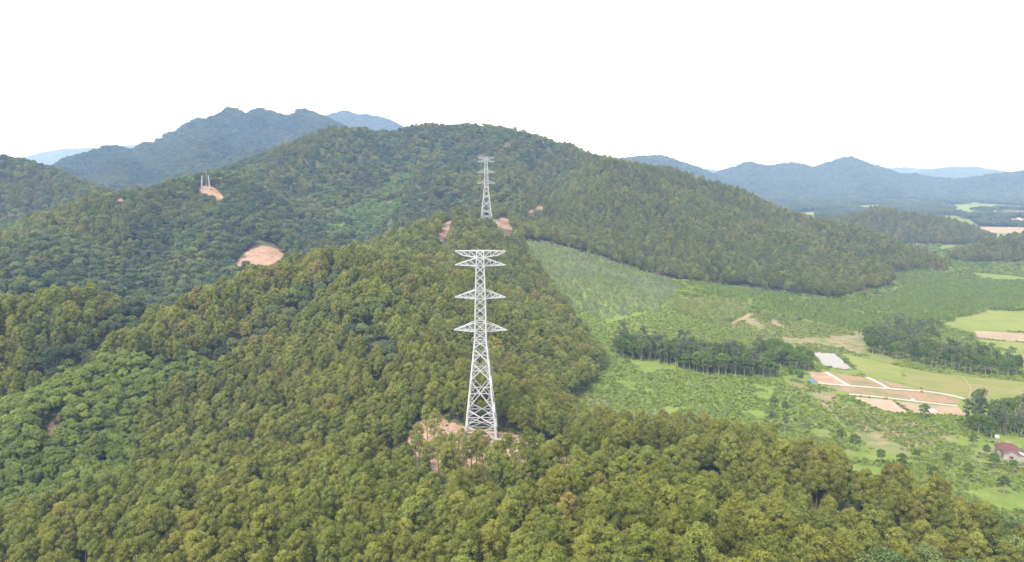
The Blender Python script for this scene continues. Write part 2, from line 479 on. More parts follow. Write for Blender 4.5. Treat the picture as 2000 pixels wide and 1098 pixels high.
def mesh_from(name, verts, faces, mat=None, smooth=False):
    me = bpy.data.meshes.new(name)
    me.from_pydata([tuple(v) for v in verts], [], faces)
    if mat is not None:
        me.materials.append(mat)
    if smooth:
        me.polygons.foreach_set('use_smooth', [True] * len(me.polygons))
    return me

def quads_mesh(name, V, mat, extra=None):
    """V: (n, 4, 3) loose quads, built fast; extra: (verts, faces, material) joined in with a second material slot."""
    n = len(V)
    verts = V.reshape(-1, 3)
    faces = np.arange(n * 4).reshape(n, 4)
    me = bpy.data.meshes.new(name)
    ev = np.zeros((0, 3)) if extra is None else np.asarray(extra[0])
    ef = np.zeros((0, 4), int) if extra is None else np.asarray(extra[1]) + len(verts)
    allv = np.concatenate([verts, ev])
    allf = np.concatenate([faces, ef])
    me.vertices.add(len(allv))
    me.vertices.foreach_set('co', allv.astype(np.float32).ravel())
    me.loops.add(allf.size)
    me.loops.foreach_set('vertex_index', allf.astype(np.int32).ravel())
    me.polygons.add(len(allf))
    me.polygons.foreach_set('loop_start', np.arange(0, allf.size, 4, dtype=np.int32))
    me.materials.append(mat)
    if extra is not None:
        me.materials.append(extra[2])
        mi = np.zeros(len(allf), np.int32)
        mi[n:] = 1
        me.polygons.foreach_set('material_index', mi)
    me.update(calc_edges=True)
    return me

def tube(path, radii, seg=6):
    """Tapered tube along a path: verts, quads."""
    V, Fq = [], []
    path = np.asarray(path, float)
    for i, (p, r) in enumerate(zip(path, radii)):
        t = path[min(i + 1, len(path) - 1)] - path[max(i - 1, 0)]
        t = t / np.linalg.norm(t)
        a = np.cross(t, (0.0, 1.0, 0.0) if abs(t[1]) < 0.8 else (1.0, 0.0, 0.0))
        a /= np.linalg.norm(a)
        b = np.cross(t, a)
        for k in range(seg):
            an = 2 * math.pi * k / seg
            V.append(p + r * (math.cos(an) * a + math.sin(an) * b))
    for i in range(len(path) - 1):
        for k in range(seg):
            k2 = (k + 1) % seg
            Fq.append((i * seg + k, i * seg + k2, (i + 1) * seg + k2, (i + 1) * seg + k))
    return np.array(V), np.array(Fq)

def join_tubes(ts):
    V, Fq, n = [], [], 0
    for v, f in ts:
        V.append(v)
        Fq.append(f + n)
        n += len(v)
    return np.concatenate(V), np.concatenate(Fq)

def leaf_quads(rng, centers, radii, per, a, b, low=-0.35, jitter=0.7, flat=1.0):
    """Leaf-tuft quads over the upper part of each clump's sphere."""
    out = []
    for c, r in zip(centers, radii):
        d = rng.normal(size=(per * 2, 3))
        d /= np.linalg.norm(d, axis=1)[:, None]
        d = d[d[:, 2] > low][:per]
        n = len(d)
        pos = c + d * (r * rng.uniform(0.72, 1.08, (n, 1))) * np.array((1, 1, flat))
        nn = d + jitter * rng.normal(size=(n, 3))
        nn /= np.linalg.norm(nn, axis=1)[:, None]
        t = np.cross(nn, rng.normal(size=(n, 3)))
        t /= np.linalg.norm(t, axis=1)[:, None] + 1e-9
        bt = np.cross(nn, t)
        ha = rng.uniform(0.65, 1.25, (n, 1)) * a
        hb = rng.uniform(0.65, 1.25, (n, 1)) * b
        t1, b1 = t * ha, bt * hb
        out.append(np.stack([pos - b1, pos + t1 * 0.9, pos + b1, pos - t1 * 0.9], 1))
    return np.concatenate(out)

# ------------------------------------------------------------------ tree kinds: each gives (trunk verts/quads, clump centres, clump radii)
def pine_shape(rng, H=15.5, R=4.1, base=0.34, n=34):
    if n > 20:                       # no two alike: slim and broad ones, high and low crowns
        H, R, base = H * rng.uniform(0.88, 1.1), R * rng.uniform(0.8, 1.12), base * rng.uniform(0.85, 1.3)
    cb = H * base
    bend = rng.normal(0, 0.35, 2)
    def axis(t):
        return np.array((bend[0] * t * t * 2, bend[1] * t * t * 2, H * t))
    ts = [tube([axis(t) for t in (0, 0.25, 0.5, 0.75, 0.95)], [0.24, 0.19, 0.15, 0.10, 0.03], 6)]
    cs, rs = [], []
    golden = 2.4
    ph = rng.uniform(0, 6.28)
    for i in range(n):
        t = (i + 0.5) / n
        prof = R * math.sqrt(max(0.02, 1 - ((t - 0.36) / (0.40 if t < 0.36 else 0.66)) ** 2 * (0.6 if t < 0.36 else 1.0)))
        rr = prof * rng.uniform(0.35, 0.86)
        an = ph + golden * i + rng.normal(0, 0.3)
        z = cb + (H - cb - 0.6) * t + rng.normal(0, 0.25)
        ax = axis(z / H)
        c = ax + np.array((math.cos(an) * rr, math.sin(an) * rr, 0))
        c[2] = z
        cs.append(c)
        rs.append(rng.uniform(0.72, 1.2) * (0.34 * R) * (0.85 + 0.25 * (1 - t)))
        if i % 4 == 0 and t < 0.75:
            st = axis(max(z - 1.1, 0) / H)
            ts.append(tube([st, st * 0.5 + c * 0.5 + (0, 0, -0.1), c], [0.08, 0.06, 0.02], 4))
    cs.append(axis(0.985)); rs.append(0.26 * R)
    return join_tubes(ts), np.array(cs), np.array(rs)

def clear_pine_shape(rng, H=17.0, R=3.3, n=20):
    """A pine left standing at a clearing: long bare stem, open crown in tiers."""
    return pine_shape(rng, H, R, rng.uniform(0.5, 0.58), n)

def broad_shape(rng, H=12.0, R=4.4, n=26):
    ts = [tube([(0, 0, 0), (0.1, 0.05, H * 0.3), (0.0, 0.1, H * 0.6)], [0.28, 0.22, 0.10], 6)]
    cs, rs = [], []
    for i in range(n):
        u = rng.uniform(0, 1)
        an = 2.4 * i + rng.normal(0, 0.3)
        rr = R * math.sqrt((i + 0.5) / n) * rng.uniform(0.75, 0.98)
        top = H * 0.52 + H * 0.40 * math.sqrt(max(0.0, 1 - (rr / R) ** 2)) * rng.uniform(0.8, 1.08)
        c = np.array((math.cos(an) * rr, math.sin(an) * rr, top))
        cs.append(c); rs.append(rng.uniform(0.24, 0.36) * R)
        if i % 5 == 0:
            ts.append(tube([(0, 0.05, H * 0.3), c * 0.6 + np.array((0, 0, H * 0.15)), c], [0.12, 0.08, 0.03], 4))
        if rr > 0.6 * R:
            cs.append(c * np.array((0.92, 0.92, 0.70))); rs.append(rng.uniform(0.22, 0.30) * R)
    return join_tubes(ts), np.array(cs), np.array(rs)

def young_shape(rng):
    return broad_shape(rng, rng.uniform(8.5, 10.0), rng.uniform(2.7, 3.2), 20)

def euc_shape(rng, H=17.0, R=2.3, n=18):
    lean = rng.normal(0, 0.5, 2)
    def axis(t):
        return np.array((lean[0] * t * t, lean[1] * t * t, H * t))
    ts = [tube([axis(t) for t in (0, 0.3, 0.6, 0.95)], [0.17, 0.14, 0.10, 0.02], 6)]
    cs, rs = [], []
    for i in range(n):
        t = rng.uniform(0.34, 0.97)
        rr = R * rng.uniform(0.2, 0.95) * (1.05 - abs(t - 0.68) * 1.5)
        an = rng.uniform(0, 6.28)
        c = axis(t) + np.array((math.cos(an) * rr, math.sin(an) * rr, 0))
        cs.append(c); rs.append(rng.uniform(0.32, 0.5) * R)
        if i % 3 == 0:
            s = axis(t - 0.10)
            ts.append(tube([s, c], [0.06, 0.02], 4))
    return join_tubes(ts), np.array(cs), np.array(rs)

def sapling_shape(rng, H=3.3, R=2.0, n=9):
    ts = [tube([(0, 0, 0), (0.03, 0, H * 0.5), (0, 0.02, H * 0.92)], [0.05, 0.035, 0.01], 4)]
    cs, rs = [], []
    for i in range(n):
        t = 0.12 + 0.74 * (i + 0.5) / n
        rr = R * (1.15 - t) * 0.8 * rng.uniform(0.6, 1.0)
        an = 2.4 * i
        cs.append(np.array((math.cos(an) * rr, math.sin(an) * rr, H * t))); rs.append(R * (0.62 - 0.34 * t))
    return join_tubes(ts), np.array(cs), np.array(rs)

def shrub_shape(rng, H=1.6, R=1.3, n=6):
    ts = [tube([(0, 0, 0), (0, 0, H * 0.4)], [0.05, 0.02], 4)]
    cs = [np.array((rng.normal(0, 0.4) * R, rng.normal(0, 0.4) * R, H * rng.uniform(0.25, 0.6))) for _ in range(n)]
    return join_tubes(ts), np.array(cs), np.array([rng.uniform(0.32, 0.5) * R for _ in range(n)])

PROTO = {}      # name -> list of (joined mesh for the mass, trunk mesh, crown mesh)
def protos(name, shape, nvar, leaf, bark, per, a, b, seed, split=True, low=-0.35, jitter=0.7, flat=1.0, **kw):
    L = []
    for i in range(nvar):
        rng = np.random.default_rng(seed + i)
        (tv, tf), cs, rs = shape(rng, **kw)
        V = leaf_quads(rng, cs, rs, per, a, b, low, jitter, flat)
        joined = quads_mesh(name + '_whole', V, leaf, (tv, tf, bark))
        tr = cr = None
        if split:
            tr = mesh_from(name + '_trunk', tv, [tuple(int(k) for k in f) for f in tf], bark, True)
            cr = quads_mesh(name + '_crown', V, leaf)
        L.append((joined, tr, cr))
    PROTO[name] = L

def retint(name, src, leaf):
    L = []
    for j, t, c in PROTO[src]:
        j2 = j.copy(); j2.materials[0] = leaf
        c2 = None
        if c is not None:
            c2 = c.copy(); c2.materials[0] = leaf
        L.append((j2, t, c2))
    PROTO[name] = L

protos('pine', pine_shape, 6, M['pine'], M['bark'], 150, 0.16, 0.30, 100, jitter=0.45)
retint('pine_green', 'pine', M['pine_green'])
retint('pine_rusty', 'pine', M['pine_rusty'])
protos('pine_clear', clear_pine_shape, 5, M['pine_green'], M['bark'], 90, 0.16, 0.30, 140, jitter=0.45)
retint('pine_clear_olive', 'pine_clear', M['pine'])
protos('pine_mid', pine_shape, 5, M['pine'], M['bark'], 46, 0.32, 0.50, 180, split=False, n=26, jitter=0.45, H=13.8, R=4.2, base=0.36)
retint('pine_mid_green', 'pine_mid', M['pine_green'])
retint('pine_mid_rusty', 'pine_mid', M['pine_rusty'])
retint('pine_mid_hill', 'pine_mid', M['pine_hill'])
retint('pine_mid_hill_green', 'pine_mid', M['pine_hill_green'])
protos('pine_far', pine_shape, 4, M['pine_hill'], M['bark'], 26, 0.52, 0.70, 200, split=False, n=15, jitter=0.45, H=13.5, R=4.3, base=0.34)
retint('pine_far_green', 'pine_far', M['pine_hill_green'])
protos('broad', broad_shape, 5, M['broad'], M['bark'], 80, 0.26, 0.34, 220, jitter=0.5)
retint('broad_dark', 'broad', M['broad_dark'])
retint('broad_pale', 'broad', M['broad_pale'])
protos('broad_mid', broad_shape, 5, M['broad'], M['bark'], 34, 0.44, 0.56, 250, split=False, n=20, jitter=0.5)
retint('broad_mid_dark', 'broad_mid', M['broad_dark'])
protos('young', young_shape, 5, M['young'], M['bark'], 80, 0.18, 0.28, 270, jitter=0.5)
protos('euc', euc_shape, 6, M['euc'], M['bark_pale'], 42, 0.24, 0.40, 300)
protos('acacia', broad_shape, 4, M['acacia'], M['bark_pale'], 40, 0.28, 0.38, 320, H=11.5, R=3.3, n=22)
protos('sapling', sapling_shape, 4, M['euc_young'], M['bark_pale'], 18, 0.18, 0.28, 340)
retint('sapling_yellow', 'sapling', M['acacia_yellow'])
retint('sapling_green', 'sapling', M['sapling_green'])
protos('shrub', shrub_shape, 4, M['shrub'], M['bark'], 16, 0.20, 0.28, 360)
retint('shrub_dark', 'shrub', M['acacia'])
retint('shrub_grey', 'shrub', M['euc_young'])
protos('gully', broad_shape, 4, M['gully'], M['bark'], 30, 0.40, 0.50, 390, split=False, H=7.0, R=3.6, n=16)
protos('under', shrub_shape, 4, M['under'], M['bark'], 14, 0.28, 0.40, 380, split=False, H=2.2, R=1.7)
protos('far', broad_shape, 5, M['far'], M['bark'], 9, 1.5, 1.8, 400, split=False, H=13.0, R=6.5, n=14)

# ------------------------------------------------------------------ ground sheet (a fan of rings, fine where the hills are near)
R_ = np.concatenate([np.exp(np.linspace(math.log(45), math.log(1750), 430)), np.exp(np.linspace(math.log(1750), math.log(30000), 170))[1:]])
T_ = np.radians(np.concatenate([np.linspace(-56, -40, 12)[:-1], np.linspace(-40, 40, 560), np.linspace(40, 56, 12)[1:]]))
RR, TT = np.meshgrid(R_, T_, indexing='ij')
GX, GY = RR * np.sin(TT), RR * np.cos(TT)
GZ = height(GX, GY)

flat = np.clip((GX / np.maximum(GY, 1) - 0.345) / 0.03, 0, 1) * np.clip((800 - GY) / 80, 0, 1) * np.clip((GY - 400) / 40, 0, 1)
GZ = GZ * (1 - flat)
# level the ground where the near tower stands
TOWER = at(940, 848, 329)
TOWER2 = at(950, 426, 967)
def level(x, y, z, c, r0, r1):
    d = np.hypot(x - c[0], y - c[1])
    w = np.clip((r1 - d) / (r1 - r0), 0, 1)
    w = w * w * (3 - 2 * w)
    return z * (1 - w) + c[2] * w
GZ = level(GX, GY, GZ, TOWER, 9, 26)
GZ = level(GX, GY, GZ, TOWER2, 8, 24)

def glookup(A, x, y):
    r = np.hypot(x, y)
    t = np.arctan2(x, y)
    fi = np.interp(r, R_, np.arange(len(R_)))
    fj = np.interp(t, T_, np.arange(len(T_)))
    i = np.clip(fi.astype(int), 0, len(R_) - 2)
    j = np.clip(fj.astype(int), 0, len(T_) - 2)
    a, b = fi - i, fj - j
    return (A[i, j] * (1 - b) + A[i, j + 1] * b) * (1 - a) + (A[i + 1, j] * (1 - b) + A[i + 1, j + 1] * b) * a

def gz(x, y):
    return float(glookup(GZ, np.array([x]), np.array([y]))[0])

def hit(px, py, off=0.0, dmin=100.0):
    """Where the line of sight through a photograph pixel meets the ground (raised by off)."""
    Ds = np.exp(np.linspace(math.log(dmin), math.log(14000), 1600))
    u, v = (px - 1000.0) / F_PX, (549.0 - py) / F_PX
    d = np.array((u, CT + v * ST, -ST + v * CT))
    d = d / d[1]
    P = CAM + Ds[:, None] * d
    g = glookup(GZ, P[:, 0], P[:, 1]) + off
    k = np.argmax(P[:, 2] < g)
    if not (P[:, 2] < g).any():
        k = len(Ds) - 1
    p = P[k].copy()
    p[2] = gz(p[0], p[1])
    return p

def ground_poly(pix, off=0.0, dmin=100.0):
    return np.array([hit(a, b, off, dmin)[:2] for a, b in pix])

def inside(poly, x, y):
    x, y = np.asarray(x), np.asarray(y)
    r = np.zeros(x.shape, bool)
    n = len(poly)
    for i in range(n):
        x1, y1 = poly[i]
        x2, y2 = poly[(i + 1) % n]
        if y1 == y2:
            continue
        c = ((y1 > y) != (y2 > y)) & (x < (x2 - x1) * (y - y1) / (y2 - y1) + x1)
        r ^= c
    return r

def seg_dist(x, y, path):
    d = np.full(np.shape(x), 1e9)
    for (ax, ay), (bx, by) in zip(path[:-1], path[1:]):
        L2 = (bx - ax) ** 2 + (by - ay) ** 2 + 1e-9
        t = np.clip(((x - ax) * (bx - ax) + (y - ay) * (by - ay)) / L2, 0, 1)
        d = np.minimum(d, np.hypot(x - ax - t * (bx - ax), y - ay - t * (by - ay)))
    return d

# bare soil: dug pads and tracks, as outlines seen in the photograph carried to the ground
SOIL_PX = [
    [(796, 850), (815, 822), (850, 816), (900, 832), (990, 846), (1080, 876), (1130, 905), (1090, 925), (1000, 935), (900, 938), (850, 925), (800, 880)],
    [(868, 436), (889, 427), (878, 447), (866, 470), (856, 474), (860, 452)],
    [(962, 432), (975, 427), (992, 428), (1006, 450), (984, 447)],
    [(1024, 417), (1058, 397), (1066, 400), (1034, 418)],
    [(384, 377), (395, 368), (416, 366), (440, 388), (424, 387), (402, 381)],
    [(458, 516), (472, 500), (492, 487), (530, 481), (560, 499), (530, 509), (500, 513)],
    [(219, 395), (230, 388), (247, 386), (242, 395)],
]
SOIL_LOW = {4: [(384, 378), (395, 367), (416, 365), (440, 388), (428, 393), (402, 386)],          # the dug ground goes on below, behind the tree tops
            5: [(458, 516), (472, 500), (492, 487), (530, 481), (560, 499), (552, 518), (500, 524), (455, 522)]}
SOIL = [ground_poly(SOIL_LOW.get(i, p), 0.0, 240.0) for i, p in enumerate(SOIL_PX)]
TRACKS = [   # (path in pixels, half width m)
    ([(1085, 905), (1180, 912), (1270, 915)], 3.5),
    ([(1205, 922), (1212, 950)], 1.8),
    ([(1012, 470), (1035, 478)], 3.0),
    ([(97, 872), (103, 842), (110, 816)], 1.7),
]
BREAKS = [ground_poly(p, 10.0, 180.0) for p in ([(850, 800), (800, 745), (750, 690), (716, 640), (720, 615)], [(1075, 878), (1200, 880), (1300, 896), (1400, 916), (1560, 952), (1690, 985)])]      # narrow lanes cut through the pines
TROUGHS = [ground_poly(p, 8.0, 180.0) for p in ([(645, 552), (600, 580), (540, 625), (480, 662), (420, 698)], [(310, 602), (250, 632), (215, 655), (150, 700), (110, 725)], [(720, 600), (716, 640), (745, 690)])]      # dark green broadleaf trees along the troughs, partly standing in for shade between spurs
TRACK_XY = [(ground_poly(p, 0.0, 120.0), w) for p, w in TRACKS]
GRASSTRACKS = [([(1432, 632), (1470, 612), (1545, 622)], 1.6), ([(1470, 612), (1462, 580)], 0.8), ([(1516, 742), (1562, 758), (1610, 790), (1650, 838), (1665, 862)], 0.5)]
GRASSTRACK_XY = [(ground_poly(p, 0.0, 330.0), w) for p, w in GRASSTRACKS[:3]]
GULLY = ground_poly([(610, 462), (660, 430), (720, 392), (770, 345), (820, 330), (800, 372), (770, 420), (720, 468), (650, 480)], 0, 620)

Z_EUC = ground_poly([(1012, 468), (1090, 480), (1180, 505), (1300, 545), (1332, 562), (1310, 590), (1290, 606), (1190, 632), (1120, 600), (1070, 566), (1040, 520)], 0, 560)
Z_YEL = ground_poly([(1305, 584), (1400, 584), (1468, 600), (1462, 625), (1400, 632), (1320, 606)], 0, 520)
Z_GRN = ground_poly([(1330, 545), (1450, 562), (1560, 580), (1700, 590), (1770, 556), (1700, 520), (1800, 524), (1900, 545), (2000, 548), (2080, 560), (2060, 600), (1920, 606), (1850, 628), (1690, 645), (1560, 626), (1472, 606), (1400, 582)], 0, 520)
Z_SCRUB = ground_poly([(1400, 640), (1480, 620), (1560, 628), (1690, 650), (1690, 690), (1640, 692), (1560, 680), (1500, 668)], 0, 480)
Z_SCRUB2 = ground_poly([(1560, 752), (1640, 775), (1715, 806), (1800, 830), (1880, 850), (1800, 880), (1690, 868), (1630, 812)], 0, 380)
G1 = ground_poly([(1192, 692), (1300, 716), (1352, 730), (1512, 740), (1505, 716), (1400, 700), (1300, 690), (1210, 672)], 0, 420)
G1B = ground_poly([(1468, 690), (1530, 722), (1592, 728), (1572, 702), (1500, 682)], 0, 420)
G2 = ground_poly([(1685, 664), (1700, 694), (1800, 714), (1850, 727), (1985, 740), (1992, 724), (1900, 706), (1800, 690), (1740, 672)], 0, 420)
G3 = ground_poly([(1888, 832), (1905, 852), (2000, 858), (2100, 850), (2090, 818), (2000, 812), (1920, 812)], 0, 330)
G4 = ground_poly([(1672, 660), (1760, 636), (1850, 640), (1800, 672)], 0, 420)
YOUNG = ground_poly([(392, 688), (430, 700), (330, 770), (250, 850), (270, 930), (130, 985), (-60, 1030), (-80, 760), (60, 760), (130, 718), (220, 690)], 8.0, 180)
FIELDS = {}
def fld(name, pix, dmin=380):
    FIELDS[name] = ground_poly(pix, 0, dmin)
fld('pond', [(1586, 690), (1596, 688), (1612, 690), (1632, 691), (1640, 698), (1650, 707), (1666, 722), (1652, 722), (1636, 720), (1614, 717), (1604, 711), (1598, 703)])
fld('rice_a', [(1645, 690), (1700, 702), (1762, 718), (1762, 748), (1700, 736), (1680, 726), (1662, 708)])
fld('rice_b', [(1766, 719), (1850, 733), (2060, 752), (2080, 805), (1980, 792), (1890, 780), (1835, 766), (1790, 758), (1766, 749)])
fld('rice_c', [(1838, 634), (1920, 606), (2060, 612), (2080, 648), (1990, 648), (1900, 644)])
fld('rice_d', [(1996, 690), (2080, 680), (2090, 738), (1998, 728)])
fld('bare_c', [(1903, 647), (1992, 651), (2080, 668), (2080, 677), (1990, 668), (1908, 661)])
fld('rice_e', [(1908, 663), (1990, 670), (2080, 679), (1994, 688), (1930, 676)])
fld('lot_a', [(1572, 726), (1612, 729), (1650, 751), (1600, 749)])
fld('lot_b', [(1618, 728), (1692, 739), (1730, 757), (1660, 752)])
fld('lot_c', [(1702, 738), (1790, 760), (1832, 765), (1742, 757)])
fld('lot_d', [(1600, 754), (1660, 757), (1740, 763), (1838, 771), (1878, 781), (1872, 791), (1812, 785), (1740, 775), (1660, 768)])
fld('lot_e', [(1664, 775), (1740, 782), (1775, 808), (1750, 806), (1712, 799)])
fld('lot_f', [(1746, 783), (1812, 791), (1870, 796), (1888, 812), (1830, 810), (1780, 806)])
fld('far_a', [(1858, 448), (1920, 443), (1996, 444), (2080, 448), (2070, 458), (1960, 461), (1905, 464)], 1850)
fld('far_b', [(1926, 412), (2000, 413), (2080, 416), (2080, 419), (2000, 417)], 1850)
fld('far_c', [(1960, 427), (2040, 427), (2060, 432), (1980, 431)], 1850)
fld('far_d', [(1670, 402), (1716, 400), (1722, 406), (1684, 408)], 1850)
fld('mid_a', [(1640, 472), (1690, 468), (1694, 474), (1660, 478)], 1450)
fld('mid_b', [(1820, 486), (1880, 472), (1884, 478), (1840, 490)], 1450)
for k, p in FIELDS.items():
    zz = glookup(GZ, p[:, 0], p[:, 1])
    if zz.max() > 0.3:
        print('field not level:', k, zz.round(1))

# vertex masks of the ground sheet
def soft(mask_fn, x, y, w):
    """Mask averaged over a small disc, so that edges stay soft."""
    s = 0
    for dx, dy in ((0, 0), (w, 0), (-w, 0), (0, w), (0, -w)):
        s = s + mask_fn(x + dx, y + dy)
    return s / 5.0

def soil_mask(x, y):
    r = np.zeros(np.shape(x))
    for p in SOIL:
        bx0, by0 = p.min(0) - 5
        bx1, by1 = p.max(0) + 5
        m = (x > bx0) & (x < bx1) & (y > by0) & (y < by1)
        if m.any():
            r[m] = np.maximum(r[m], inside(p, x[m], y[m]))
    return r

def grassy(x, y):
    return ((glookup(GZ, x, y) < 7.0) & (x > -10)).astype(float)

soil = soft(soil_mask, GX, GY, 1.8)
near = RR < 800
for path, w in TRACK_XY + GRASSTRACK_XY[:2]:
    d = seg_dist(GX[near], GY[near], path)
    soil[near] = np.maximum(soil[near], np.clip((w + 1.0 - d) / 1.6, 0, 1))
UU = GX / np.maximum(GY, 1)
def hollow(x, y, z):
    """The open hollow between the tower ridge and the long shoulder."""
    u = x / np.maximum(y, 1)
    return (y > 430) & (y < 860) & (u > 0.165 - 0.00043 * (y - 470)) & (z < 60) & ~((y > 780) & (u > 0.12) & (z > 34))
zone_grass = np.maximum.reduce([inside(p, GX, GY) for p in (Z_EUC, Z_YEL, Z_GRN)] + [inside(GULLY, GX, GY), hollow(GX, GY, GZ)]).astype(float)
grass = np.maximum(np.clip((9.0 - GZ) / 4.0, 0, 1) * (GX > -10), zone_grass)
scrub = np.maximum(soft(lambda x, y: inside(Z_SCRUB, x, y), GX, GY, 6.0), soft(lambda x, y: inside(Z_SCRUB2, x, y), GX, GY, 6.0))

nr, nt_ = GX.shape
verts = np.stack([GX, GY, GZ], -1).reshape(-1, 3)
idx = np.arange(nr * nt_).reshape(nr, nt_)
quads = np.stack([idx[:-1, :-1], idx[:-1, 1:], idx[1:, 1:], idx[1:, :-1]], -1).reshape(-1, 4)[:, ::-1]
gm = bpy.data.meshes.new('ground')
gm.vertices.add(len(verts)); gm.vertices.foreach_set('co', verts.astype(np.float32).ravel())
gm.loops.add(quads.size); gm.loops.foreach_set('vertex_index', quads.astype(np.int32).ravel())
gm.polygons.add(len(quads)); gm.polygons.foreach_set('loop_start', np.arange(0, quads.size, 4, dtype=np.int32))
gm.polygons.foreach_set('use_smooth', np.ones(len(quads), bool))
gm.update(calc_edges=True)
for nm, A in (('soil', soil), ('grass', grass), ('scrub', scrub)):
    a = gm.attributes.new(nm, 'FLOAT', 'POINT')
    a.data.foreach_set('value', A.astype(np.float32).ravel())
gm.materials.append(M['ground'])
ground = link(bpy.data.objects.new('ground', gm))
tag(ground, 'forested hills and open green valley floor', kind='structure')

# ------------------------------------------------------------------ fields, roads and pond on the valley floor
def sheet(name, poly, z, mat, label):
    me = bpy.data.meshes.new(name)
    bm = bmesh.new()
    vs_ = [bm.verts.new((x, y, 0)) for x, y in poly]
    f = bm.faces.new(vs_)
    bmesh.ops.triangulate(bm, faces=[f])
    bm.normal_update()
    if sum(q.normal.z for q in bm.faces) < 0:
        bmesh.ops.reverse_faces(bm, faces=bm.faces)
    bm.to_mesh(me)
    bm.free()
    me.materials.append(mat)
    o = bpy.data.objects.new(name, me)
    o.location = (0, 0, z)
    link(o)
    return tag(o, label, kind='structure')

def rough(poly, amp, step=6.0, seed=0):
    """Outline with uneven edges."""
    rng = np.random.default_rng(seed)
    out = []
    n = len(poly)
    for i in range(n):
        a, b = poly[i], poly[(i + 1) % n]
        L = np.hypot(*(b - a))
        k = max(1, int(L / step))
        nrm = np.array((-(b - a)[1], (b - a)[0])) / max(L, 1e-6)
        for j in range(k):
            out.append(a + (b - a) * (j / k) + nrm * rng.normal(0, amp))
    return np.array(out)

sheet('pond', rough(FIELDS['pond'], 0.3, 5, 1), 0.20, M['water'], 'small brown pond reflecting the white sky beside the rice fields')
sheet('rice_field', FIELDS['rice_a'], 0.10, M['rice_green'], 'green rice field next to the pond')
sheet('rice_field', FIELDS['rice_b'], 0.11, M['rice'], 'large striped rice field behind the concrete roads')
sheet('rice_field', FIELDS['rice_c'], 0.10, M['rice_green'], 'yellow green rice field beyond the far grove')
sheet('rice_field', FIELDS['rice_d'], 0.12, M['rice_dry'], 'dry rice field at the end of the grove')
sheet('rice_field', FIELDS['rice_e'], 0.13, M['rice_green'], 'narrow rice field below the bare strip')
sheet('bare_field', rough(FIELDS['bare_c'], 0.5, 8, 2), 0.14, M['soil_tan'], 'bare tan field strip above the grove')
sheet('dirt_lot', rough(FIELDS['lot_a'], 0.5, 4, 3), 0.10, M['soil'], 'bare orange lot in front of the pond')
sheet('dirt_lot', rough(FIELDS['lot_b'], 0.5, 4, 4), 0.11, M['lot_grass'], 'weedy lot between the two short side roads')
sheet('dirt_lot', rough(FIELDS['lot_c'], 0.5, 4, 5), 0.12, M['lot_grass'], 'weedy wedge of lot beside the rice field')
sheet('dirt_lot', rough(FIELDS['lot_d'], 0.5, 4, 6), 0.10, M['lot_grass'], 'long lot between the two parallel concrete roads')
sheet('dirt_lot', rough(FIELDS['lot_e'], 0.5, 4, 7), 0.11, M['soil_pale'], 'pale pink bare lot below the lower concrete road')
sheet('dirt_lot', rough(FIELDS['lot_f'], 0.5, 4, 8), 0.12, M['soil_tan'], 'brown dug lot at the end of the lower concrete road')
sheet('bare_field', rough(FIELDS['far_a'], 2.0, 25, 9), 0.2, M['soil_tan'], 'large bare tan field far down the valley')
sheet('bare_field', rough(FIELDS['far_b'], 2.0, 25, 10), 0.2, M['soil_tan'], 'thin bare strip far down the valley')
sheet('bare_field', rough(FIELDS['far_c'], 2.0, 25, 11), 0.2, M['soil'], 'thin reddish strip far down the valley')
sheet('rice_field', rough(FIELDS['far_d'], 2.0, 25, 12), 0.2, M['rice_green'], 'small light green field at the foot of the far hills')
sheet('bare_field', rough(FIELDS['mid_a'], 2.0, 15, 13), 0.2, M['soil'], 'bare patch at the foot of the round wooded knoll')
sheet('bare_field', rough(FIELDS['mid_b'], 2.0, 15, 14), 0.2, M['soil'], 'bare patch beside the round wooded knoll')

def ribbon(name, pix, half, mat, label, z=0.16, th=0.18):
    P = ground_poly(pix, 0, 380)
    # resample
    Q = []
    for a, b in zip(P[:-1], P[1:]):
        k = max(1, int(np.hypot(*(b - a)) / 6))
        for j in range(k):
            Q.append(a + (b - a) * j / k)
    Q.append(P[-1])
    Q = np.array(Q)
    for _ in range(4):
        Q[1:-1] = (Q[:-2] + 2 * Q[1:-1] + Q[2:]) / 4
    T = np.gradient(Q, axis=0)
    T /= np.linalg.norm(T, axis=1)[:, None]
    Nn = np.stack([-T[:, 1], T[:, 0]], 1)
    V, Fc = [], []
    for q, n in zip(Q, Nn):
        for s, zz in ((1, 0), (1, th), (-1, th), (-1, 0)):
            V.append((q[0] + s * half * n[0], q[1] + s * half * n[1], z - th + zz))
    for i in range(len(Q) - 1):
        for k in range(3):
            Fc.append((i * 4 + k, i * 4 + k + 1, (i + 1) * 4 + k + 1, (i + 1) * 4 + k))
    o = link(bpy.data.objects.new(name, mesh_from(name, V, Fc, mat)))
    return tag(o, label, kind='structure')

